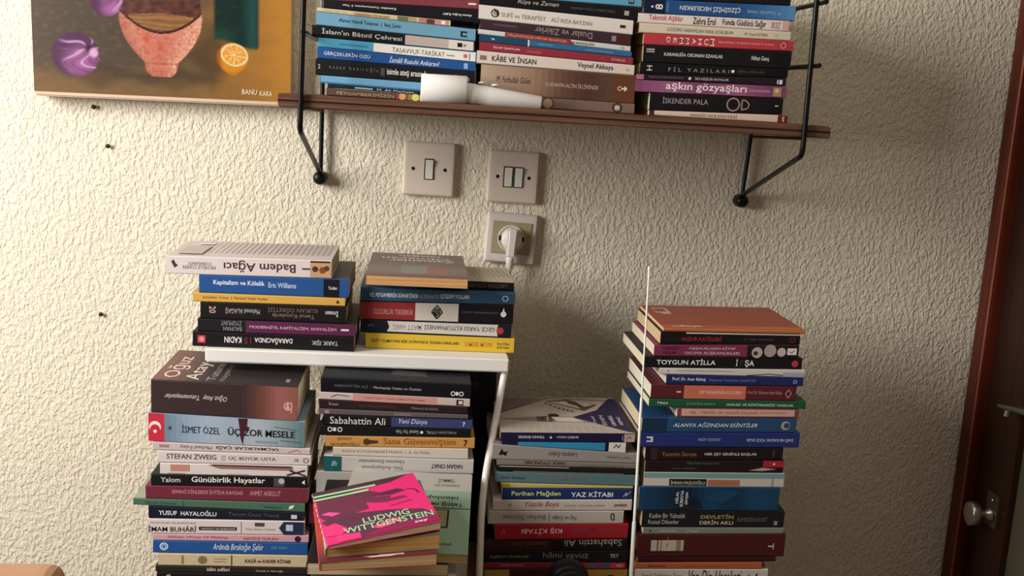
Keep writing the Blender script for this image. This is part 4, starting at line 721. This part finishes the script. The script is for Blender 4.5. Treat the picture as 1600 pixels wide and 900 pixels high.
gH = 'books in the third pile on the desk'; wH = 'third desk pile'
ink = '#3b3433'
stack([
 B((782, 676, 689, 993, 678, 691), '#1d1638', 'grey and purple illustrated paperback', [('p', .0, .915, .02, .98, '#1d1638'), ('p', .915, .995, .02, .98, '#b79a98'), ('l', [(.935, .35), (.955, .65), (.97, .4)], .001, '#5a2a30'), ('tb', 'GEORGE ORWELL', .13, .325, .38, .68, '#cfc9dc'), ('o', .37, .5, .0016, '#cfc9dc'), ('tb', 'UYAN ÇEŞME', .415, .575, .36, .68, '#cfc9dc'), ('p', .9, .906, .2, .8, '#8c86a0')], depth=.168,
   top=[('y', [(.02, .5), (.02, .98), (.42, .98)], '#7d7169'), ('l', [(.0, .5), (.45, .97), (.95, .9)], .0028, '#2e2725'), ('y', [(.42, .88), (.70, .6), (.83, .78), (.6, .93)], '#54493f'), ('y', [(.45, .87), (.56, .86), (.66, .74), (.68, .66), (.58, .74), (.52, .80)], '#cfc4b8'), ('y', [(.6, .9), (.66, .88), (.72, .72), (.80, .78), (.7, .88)], '#c3b8ac'), ('o', .565, .84, .006, '#d9cfc4'), ('y', [(.585, .42), (.8, .62), (.95, .97), (1, .97), (1, .02), (.94, .06)], '#2b2142'),
    ('y', [(.02, .36), (.3, .42), (.42, .44), (.585, .42), (.72, .28), (.5, .30), (.3, .30)], '#8b7f76'), ('y', [(.3, .42), (.3, .30), (.42, .29), (.42, .45)], '#544941'), ('o', .44, .46, .008, '#2e2725'), ('y', [(.42, .42), (.58, .40), (.66, .29), (.45, .30)], '#cfc4b8'), ('l', [(.34, .32), (.35, .42)], .003, '#2e2725'), ('l', [(.38, .31), (.39, .43)], .002, '#b7aba0')]
    + [('o', .42+.03*k, .80-.055*k+.01*k*k*.3, .0022, ink) for k in range(7)] + [('tb', 'İTHAF', .72, .75, .22, .44, '#b7afc4', 90), ('tb', 'EDEN', .79, .82, .2, .46, '#b7afc4', 90), ('tb', 'ORWELL', .86, .89, .18, .46, '#d3ccdc', 90), ('tb', 'GENÇ', .92, .95, .2, .42, '#d3ccdc', 90)] + [('p', .1+.06*k, .104+.06*k, .05, .18, '#9f948a') for k in range(12)], topcol='#b3a79d'),
 B((784, 690, 694, 978, 691, 708), '#191530', 'thin navy and sky blue paperback with white end block', [('p', .13, .83, .08, .94, '#2f87b3'), ('p', .86, .998, .02, .98, '#d6d0c9'), ('l', [(.90, .4), (.92, .75), (.94, .45), (.955, .8)], .0012, '#2a2626')]),
 B((770, 694, 718, 996, 709, 724), '#8f8987', 'pale grey paperback with black squiggle mark', [('y', [(.04, .3), (.06, .75), (.075, .5), (.1, .6), (.09, .25), (.07, .35)], '#16130f'), ('ti', 'Lavanta Evleri', .38, .58, .35, .72, '#4f4848', 180), ('ti', 'Paul Tremblay', .78, .95, .4, .68, '#6b6465', 180)]),
 B((776, 718, 727, 996, 725, 733), '#7a746c', 'thin grey paperback with cut off black lettering', [('tb', 'HALK OYUNLARI', .2, .48, .35, .95, '#1f211c', 180), ('p', .6, .9, .2, .5, '#6b655d')]),
 B((780, 727, 737, 996, 733, 742), '#191715', 'thin black paperback with pale edges', [('p', .0, .5, .82, .98, '#a8a092'), ('p', .1, .9, .05, .16, '#8a8476')]),
 B((775, 737, 754, 998, 743, 760), '#557076', 'teal grey paperback with dark and red lettering', [('ti', 'Umut Sarıkaya', .03, .2, .3, .65, '#223338'), ('t', 'Öyle Bir Kitap', .37, .605, .3, .68, '#9a5f58')]),
 B((784, 754, 763, 989, 760, 764), '#b3a468', 'thin yellow cream paperback above the navy book', [('p', .0, .06, .1, .9, '#9a7a1f')]),
 B((785, 763, 781, 988, 764, 780), '#1b2f62', 'navy paperback with yellow green author and white title', [('tb', 'Perihan Mağden', .07, .445, .25, .8, '#d9dc8a'), ('tb', 'YAZ KİTABI', .525, .85, .25, .82, '#e6e8ec'), ('l', [(.93, .25), (.955, .7), (.95, .3), (.985, .75)], .001, '#b9c1d6')]),
 B((770, 781, 798, 987, 781, 797), '#c3b8b1', 'whitish paperback with red brown script title', [('y', [(.1, .25), (.125, .7), (.14, .3), (.13, .6)], '#4a4343'), ('ti', 'Yüzüle Boya', .23, .47, .25, .85, '#8f4f48'), ('t', 'KÜÇÜK ÇOCUKLUĞUM', .51, .8, .35, .6, '#7d7470'), ('tb', 'yeniüst', .87, .965, .3, .65, '#3b3536')]),
 B((763, 799, 819, 974, 799, 818), '#b7aea9', 'grey white paperback with upside down script author', [('t', 'Burhan Sönmez', .105, .42, .3, .7, '#5a5353', 180), ('p', .445, .449, .15, .85, '#6b6464'), ('ti', 'Taş ve Gölge', .47, .65, .3, .7, '#5a5353', 180), ('l', [(.91, .3), (.905, .75), (.925, .8), (.93, .3), (.915, .3)], .0014, '#3a3434')]),
 B((774, 820, 844, 981, 819, 841), '#a01f2c', 'bright red paperback with upside down white title', [('tb', 'KIŞ KİTABI', .195, .5, .3, .78, '#e3cfcc', 180), ('tb', 'Perihan Mağden', .58, .92, .45, .75, '#7a4a4c', 180), ('l', [(.04, .3), (.06, .7), (.075, .35)], .001, '#c4616a')]),
 B((755, 844, 861, 980, 842, 860), '#1c1214', 'black and brown paperback with upside down grey name', [('p', 0, .47, .03, .97, '#3a1c1a'), ('ti', 'Şemsefettin Şıvak', .2, .44, .4, .9, '#6d4f48', 180), ('t', 'Sabahattin Ali', .56, .96, .38, .95, '#a9a3a1', 180)]),
 B((752, 861, 879, 980, 860, 879), '#19181b', 'black paperback with grey thin lettering', [('tb', 'EDEBİYAT OKUMALARI', .06, .32, .4, .68, '#8a8688'), ('t', 'hilmi yavuz', .42, .73, .2, .9, '#8f8c8f'), ('tb', 'YKY', .88, .94, .4, .72, '#b9b6b6')]),
 B((752, 879, 889, 978, 879, 888), '#7a2833', 'thin dark red paperback with coloured end patches', [('tb', 'JAMES PEASLY', .13, .3, .35, .7, '#c98a90'), ('p', .68, .74, .05, .95, '#b02c40'), ('p', .74, .78, .05, .95, '#3f6a72'), ('p', .78, .84, .05, .95, '#7d3a68'), ('p', .84, .89, .05, .95, '#2f5f5a'), ('p', .89, .99, .05, .95, '#b83a4c'), ('tb', 'YKY', .93, .98, .25, .7, '#e0b7ba')]),
 B((757, 889, 914, 980, 888, 914), '#4a1a1c', 'dark red and ochre book cut by the photo edge', [('p', .0, .17, .02, .95, '#a8873a'), ('p', .45, .998, .02, .95, '#a8853a'), ('p', .2, .44, .02, .98, '#3a1416'), ('o', .88, .35, .009, '#1f1712')]),
], -.29, wH, gH, fd, depth=.150)

gI = 'books in the right pile on the desk'; wI = 'rightmost desk pile'
stack([
 B((1037, 512, 518, 1258, 516, 522), '#b86a45', 'thin coral covered book', [], depth=.150, topcol='#99503f', top=[('p', .0, 1, .01, .13, '#b0623c'), ('p', .06, .17, .65, .88, '#c4aca8'), ('p', .065, .15, .7, .84, '#99503f'), ('p', .1, .17, .6, .68, '#c4aca8'), ('t', 'Güven', .07, .135, .03, .11, '#e6c9b8'), ('tb', 'Mektupları', .135, .285, .03, .11, '#efdfd0'), ('t', 'Psikanalitik İnceleme', .6, .96, .03, .085, '#d9b08c')]),
 B((1032, 518, 538, 1250, 523, 539), '#141114', 'black paperback with red title and white top edge', [('p', .18, 1, .88, .99, '#cfc8bf'), ('tb', 'HUZUR KATİLLERİ', .15, .435, .3, .7, '#b02f33'), ('t', 'D. Yaşar Karakoyun', .6, .81, .35, .55, '#7d5a66'), ('r', .945, .45, .004, .001, '#7d3a48')]),
 B((1022, 539, 556, 1248, 539, 559), '#7a3050', 'magenta paperback with white spaced capitals and photo end', [('tb', 'TURGUT', .055, .17, .55, .85, '#3a1428'), ('tb', 'YAŞAR', .055, .155, .15, .45, '#3a1428'), ('tb', 'MEŞHURLARIN KİTAP', .24, .56, .55, .85, '#d9b3c4'), ('tb', 'OKUMA ALIŞKANLIKLARI', .21, .59, .15, .45, '#d9b3c4'), ('p', .64, .998, .02, .98, '#1f1519'), ('o', .71, .4, .0075, '#b7aaa6'), ('o', .80, .55, .0085, '#a89a97'), ('o', .88, .45, .006, '#c3b7b2'), ('o', .70, .35, .003, '#3a3034'), ('p', .92, .985, .25, .75, '#e0dad6'), ('l', [(.935, .5), (.95, .38), (.97, .6)], .001, '#1f1519')]),
 B((1006, 557, 574, 1253, 561, 577), '#131114', 'black paperback with bold white capitals', [('tb', 'TOYGUN ATİLLA', .08, .45, .3, .84, '#efece8'), ('tb', 'İ', .58, .59, .25, .9, '#efece8'), ('tb', 'F', .605, .63, .3, .78, '#3a3538'), ('tb', 'ŞA', .635, .695, .12, .78, '#efece8'), ('o', .955, .5, .0048, '#a8404c')]),
 B((1030, 575, 585, 1257, 578, 590), '#cfc8c4', 'thin white paperback with swirl at its end', [('p', .12, .5, .6, .68, '#8a8386'), ('o', .06, .55, .001, '#2a2626'), ('l', [(.6, .1), (.75, .35), (.9, .15)], .0012, '#3a3440'), ('p', .85, .998, .02, .6, '#a9a3b8')]),
 B((1041, 585, 600, 1255, 590, 603), '#1c2a5c', 'navy paperback with small white and blue lettering', [('tb', 'Prof. Dr. Acar Baltaş', .045, .285, .35, .75, '#dfe2ec'), ('t', 'Hayatınızı Yaşamanın Günlük Dili', .31, .65, .35, .68, '#7f8fc4'), ('r', .94, .5, .0028, .001, '#a9b3d9')]),
 B((1017, 601, 622, 1244, 605, 626), '#5a2028', 'maroon paperback with coral title panel', [('p', .225, .65, .04, .96, '#c9705c'), ('p', .175, .205, .45, .55, '#e0c4bf'), ('tb', 'DEMOKRASİNİN KÜLTÜRÜ', .33, .62, .4, .68, '#f0cfc0'), ('t', 'Prof. Dr. Süleyman Hayri Bolay', .665, .9, .38, .66, '#c99a9a'), ('l', [(.925, .5), (.945, .8), (.965, .5), (.945, .2), (.925, .5)], .001, '#c99a9a')]),
 B((1014, 623, 635, 1259, 628, 638), '#1f5238', 'thin green book with white lettering', [('tb', 'Hece', .055, .12, .4, .68, '#dfe6e0'), ('t', 'RÜVEYDE SARUP', .24, .42, .35, .65, '#8fb39f'), ('tb', 'ANILEZ VE RÖPÖRDEZİZ YAZILAR', .49, .92, .3, .68, '#cfdcd2')]),
 B((1058, 638, 652, 1248, 641, 653), '#7a4240', 'brown paperback with pale pink title strip', [('p', .035, .965, .2, .9, '#cfa59a'), ('tb', 'TEFSİR VE HADİS SAÇAĞI', .19, .66, .35, .75, '#8a4a48'), ('t', 'MUSTAFA KARATAŞ', .68, .9, .4, .68, '#9a5f5a'), ('t', '100', .1, .15, .4, .7, '#9a5f5a')]),
 B((1003, 653, 675, 1244, 655, 676), '#24486f', 'blue paperback with bold white italic capitals', [('p', 0, .16, .02, .98, '#16304a'), ('ti', 'ALANYA AĞZINDAN ESİNTİLER', .2, .745, .38, .72, '#e6ebf0'), ('o', .93, .5, .0065, '#a99f8a'), ('o', .937, .5, .0042, '#24486f')]),
 B((1000, 676, 698, 1249, 677, 699), '#24306f', 'violet blue paperback with upside down white capitals', [('p', .04, .08, .35, .72, '#cfd4e6'), ('p', .04, .066, .45, .62, '#24306f'), ('t', 'SONGÜL AZRA', .36, .5, .4, .62, '#b3bbdc', 180), ('tb', 'DAĞ NE KADAR YÜCE OLSA', .665, .96, .35, .6, '#c9cfe6', 180)], rnd=.004),
 B((1008, 699, 719, 1223, 701, 719), '#191316', 'black paperback with orange author and white title', [('t', 'Yasemin Sercan', .12, .37, .3, .65, '#9a6a4a'), ('tb', 'HER ŞEY SENİNLE BAŞLAR', .43, .81, .32, .65, '#d3cec9'), ('p', .93, .935, .25, .8, '#6b6264'), ('p', .04, .09, .02, .98, '#3a2024')]),
 B((1008, 719, 737, 1224, 719, 738), '#1c1214', 'black paperback with red end block', [('p', .85, .998, .45, .96, '#a8243a'), ('o', .93, .7, .0015, '#e9d9d9'), ('y', [(.75, .2), (.85, .42), (.95, .3), (.85, .15)], '#b39a94'), ('ti', 'Yekta Kopan', .3, .4, .6, .9, '#4a7a4f'), ('t', 'Bana Kuşlar Söyledi', .41, .53, .62, .85, '#6f6668'), ('t', 'kısa öyküler', .2, .37, .25, .4, '#6f6668')]),
 B((1006, 738, 760, 1225, 741, 761), '#c4bcb0', 'cream paperback with teal upper band and black title', [('p', 0, .998, .62, .97, '#6f98a0'), ('p', .18, .445, .08, .55, '#1f1a18'), ('tb', 'İHSAN FAZLIOĞLU', .19, .435, .17, .45, '#c4bcb0'), ('p', .455, .68, .1, .5, '#a86a4a'), ('p', .91, .92, .05, .9, '#8a9a98')]),
 B((998, 760, 797, 1217, 763, 798), '#1c5580', 'thick blue paperback with turned white lettering', [('g', 0, .998, .02, .98, ['#123f61', '#0f304a', '#0b1a28', '#123f61', '#0f2f48', '#154365', '#123d5c']), ('tb', 'HİLAL', .255, .28, .3, .8, '#e0e4e8', 90), ('tb', 'SÜREYYA', .29, .315, .15, .85, '#e0e4e8', 90), ('tb', 'ŞİMŞEK', .325, .35, .25, .8, '#e0e4e8', 90), ('y', [(.38, .1), (.36, .6), (.42, .5), (.46, .1)], '#0f1c2b'), ('y', [(.46, .5), (.6, .95), (.72, .8), (.6, .3)], '#124163')]),
 B((1003, 797, 824, 1225, 799, 824), '#17181c', 'black paperback with gold capitals', [('t', 'Kadim Bir Yalnızlık', .05, .3, .55, .82, '#b9b6b3'), ('t', 'Kutsal Dikenler', .045, .26, .2, .45, '#b9b6b3'), ('tb', 'DEVLETİN', .41, .64, .52, .8, '#b09a5a'), ('tb', 'DERİN AKLI', .405, .64, .18, .46, '#c4bca8'), ('t', 'RAMAZAN KURT', .67, .88, .35, .6, '#6f6c6c'), ('p', .93, .955, .15, .4, '#8a8788')]),
 B((1005, 824, 835, 1224, 825, 834), '#7a7d76', 'thin grey green paperback with white dashes', [('tb', 'Tutunamayan', .11, .23, .35, .62, '#c9cac4'), ('tb', 'Mirsad', .31, .385, .35, .6, '#c9cac4'), ('o', .05, .5, .0012, '#1f1f1c')]),
 B((996, 835, 871, 1226, 835, 870), '#47181c', 'thick dark maroon hardback with white paper label', [('p', .09, .31, .28, .75, '#b9ae9f'), ('p', .13, .14, .28, .75, '#6b5a4a'), ('p', .155, .16, .28, .75, '#6b5a4a'), ('p', .26, .29, .28, .75, '#8a7a5a'), ('t', '7', .19, .205, .42, .6, '#4a3d33'), ('p', .2, .202, .75, .88, '#d9cfc4'), ('p', .885, .925, .44, .5, '#c9bcb2'), ('p', .918, .925, .34, .6, '#c9bcb2')], hard=True),
 B((996, 871, 879, 1212, 870, 878), '#3a1216', 'thin dark maroon book under the labelled maroon hardback'),
 B((992, 879, 889, 1190, 878, 889), '#b0603f', 'thin orange paperback with dark lettering', [('tb', 'Muhammed Hamidullah', .1, .24, .3, .65, '#7a2f22'), ('t', 'Konferansları ve Mektupları Üzerine', .38, .72, .25, .6, '#7a3f2c')]),
 B((992, 889, 914, 1199, 890, 914), '#cdc6c0', 'white paperback with black italic title cut by photo edge', [('t', 'Yüzyılı Değiştiren İsyan', .05, .35, .45, .85, '#6b6464'), ('ti', 'Van Din Hareketi', .4, .8, .3, .95, '#1f1b1b'), ('l', [(.85, .7), (.9, .5), (.92, .8)], .002, '#1f1b1b')]),
], -.29, wI, gI, fd, depth=.148)

# ------------------------------------------------------------------ small things among the piles
mb = MB(); a = at(690, 585, -.150); b = at(777, 585, -.150); zt = lz(a.x) - .006; m_bb = mat('#101012', .5)
bx = empty('black_box', ((a.x+b.x)/2, -.10, DESK_Z)); tag(bx, 'black box with small grey rings behind books under the white stand', 'box')
mb.box(a.x, b.x, -.148, -.052, DESK_Z + .0003, zt, m_bb, .003); mb.build('box_body', bx)
for u, v in ((743, 600), (740, 650)):
    p = at(u, v, -.148); mb = MB(); mb.lathe([(.0025, -.001), (.0025, .0004), (.0035, .0008), (.0042, .0004), (.0042, -.001)], mat('#4a4a4e', .4), p, (0, -1, 0), 20); mb.build('ring', bx)

ta = at(1014.5, 418, -.30); tb = at(986, 900, -.39); e = (tb-ta).normalized(); tz = ta + e*((ta.z-DESK_Z-.012)/-e.z)
an = empty('antenna', (tz.x, tz.y, DESK_Z)); tag(an, 'thin silvery telescopic antenna rising between the two right piles', 'antenna')
m_st = mat('#e9e7e3', .3, .15)
mb = MB(); mb.tube([ta - e*.001, ta + e*.003], [.0020, .0020], m_st, 12); mb.build('tip', an)
pts = [0, .13, .27, .40, 1]; rr = (.0012, .0019, .0027, .0036)
Ltot = (tz-ta).length
cuts = [0, .17, .33, .47, Ltot]
for k in range(4):
    mb = MB(); mb.tube([ta + e*cuts[k], ta + e*cuts[k+1]], rr[k], m_st, 12); mb.build('antenna_section', an)
mb = MB(); mb.lathe([(.024, 0), (.024, .006), (.012, .012), (.006, .02), (0, .02)], mat('#1a1a1c', .4), (tz.x, tz.y, DESK_Z), (0, 0, 1), 28); mb.build('antenna_foot', an)

# headphones standing on edge in front of the third pile; only the top of one ear cup is in the picture
hc = at(889, 897, -.40); HR = .027
hp = empty('headphones', (hc.x, hc.y, DESK_Z)); tag(hp, 'black rounded headphone cup cut by photo bottom below red book', 'headphones')
m_hp = mat('#0c0b0d', .45); cz = hc.z - .010
mb = MB(); mb.lathe([(.0, -.018), (.020, -.018), (.0262, -.012), (HR, -.004), (HR, .008), (.0255, .012), (.021, .0135)], m_hp, (hc.x, hc.y, cz), (0, -1, 0), 36); mb.build('ear_cup', hp)
mb = MB(); mb.lathe([(.0212, .0125), (.0205, .016), (.0175, .0178), (.014, .0165), (.0125, .012), (0, .0105)], mat('#1c1719', .7), (hc.x, hc.y, cz), (0, -1, 0), 36); mb.build('ear_cushion', hp)
mb = MB(); mb.tube(round_path([(hc.x, hc.y+.012, cz-.02), (hc.x, hc.y+.012, DESK_Z+.004), (hc.x+.02, hc.y-.05, DESK_Z+.004)], .02), .0038, m_hp, 12); mb.build('headband', hp)

# chair whose padded back shows at the lower left
cy = -.64; a = at(-75, 880, cy); b = at(104, 880, cy); zt = at(45, 879, cy).z
ch = empty('chair', ((a.x+b.x)/2, cy-.2, 0)); tag(ch, 'tan padded chair back cut off at the lower left corner', 'chair')
m_ch = wood('#a47c60', '#b08a6d', (2, 5, 30), .5)
mb = MB(); mb.box(a.x, b.x, cy-.035, cy+.01, .62, zt, m_ch, .02, 5); o = mb.build('back_cushion', ch)
mb = MB(); mb.box(a.x, b.x, cy-.44, cy-.02, .40, .47, m_ch, .02, 4); mb.build('seat', ch)
for x in (a.x+.03, b.x-.03):
    for y, z1 in ((cy-.02, .64), (cy-.41, .41)):
        mb = MB(); mb.tube([(x, y, 0), (x, y, z1)], .014, mat('#4a3222', .5), 12); mb.build('leg', ch)
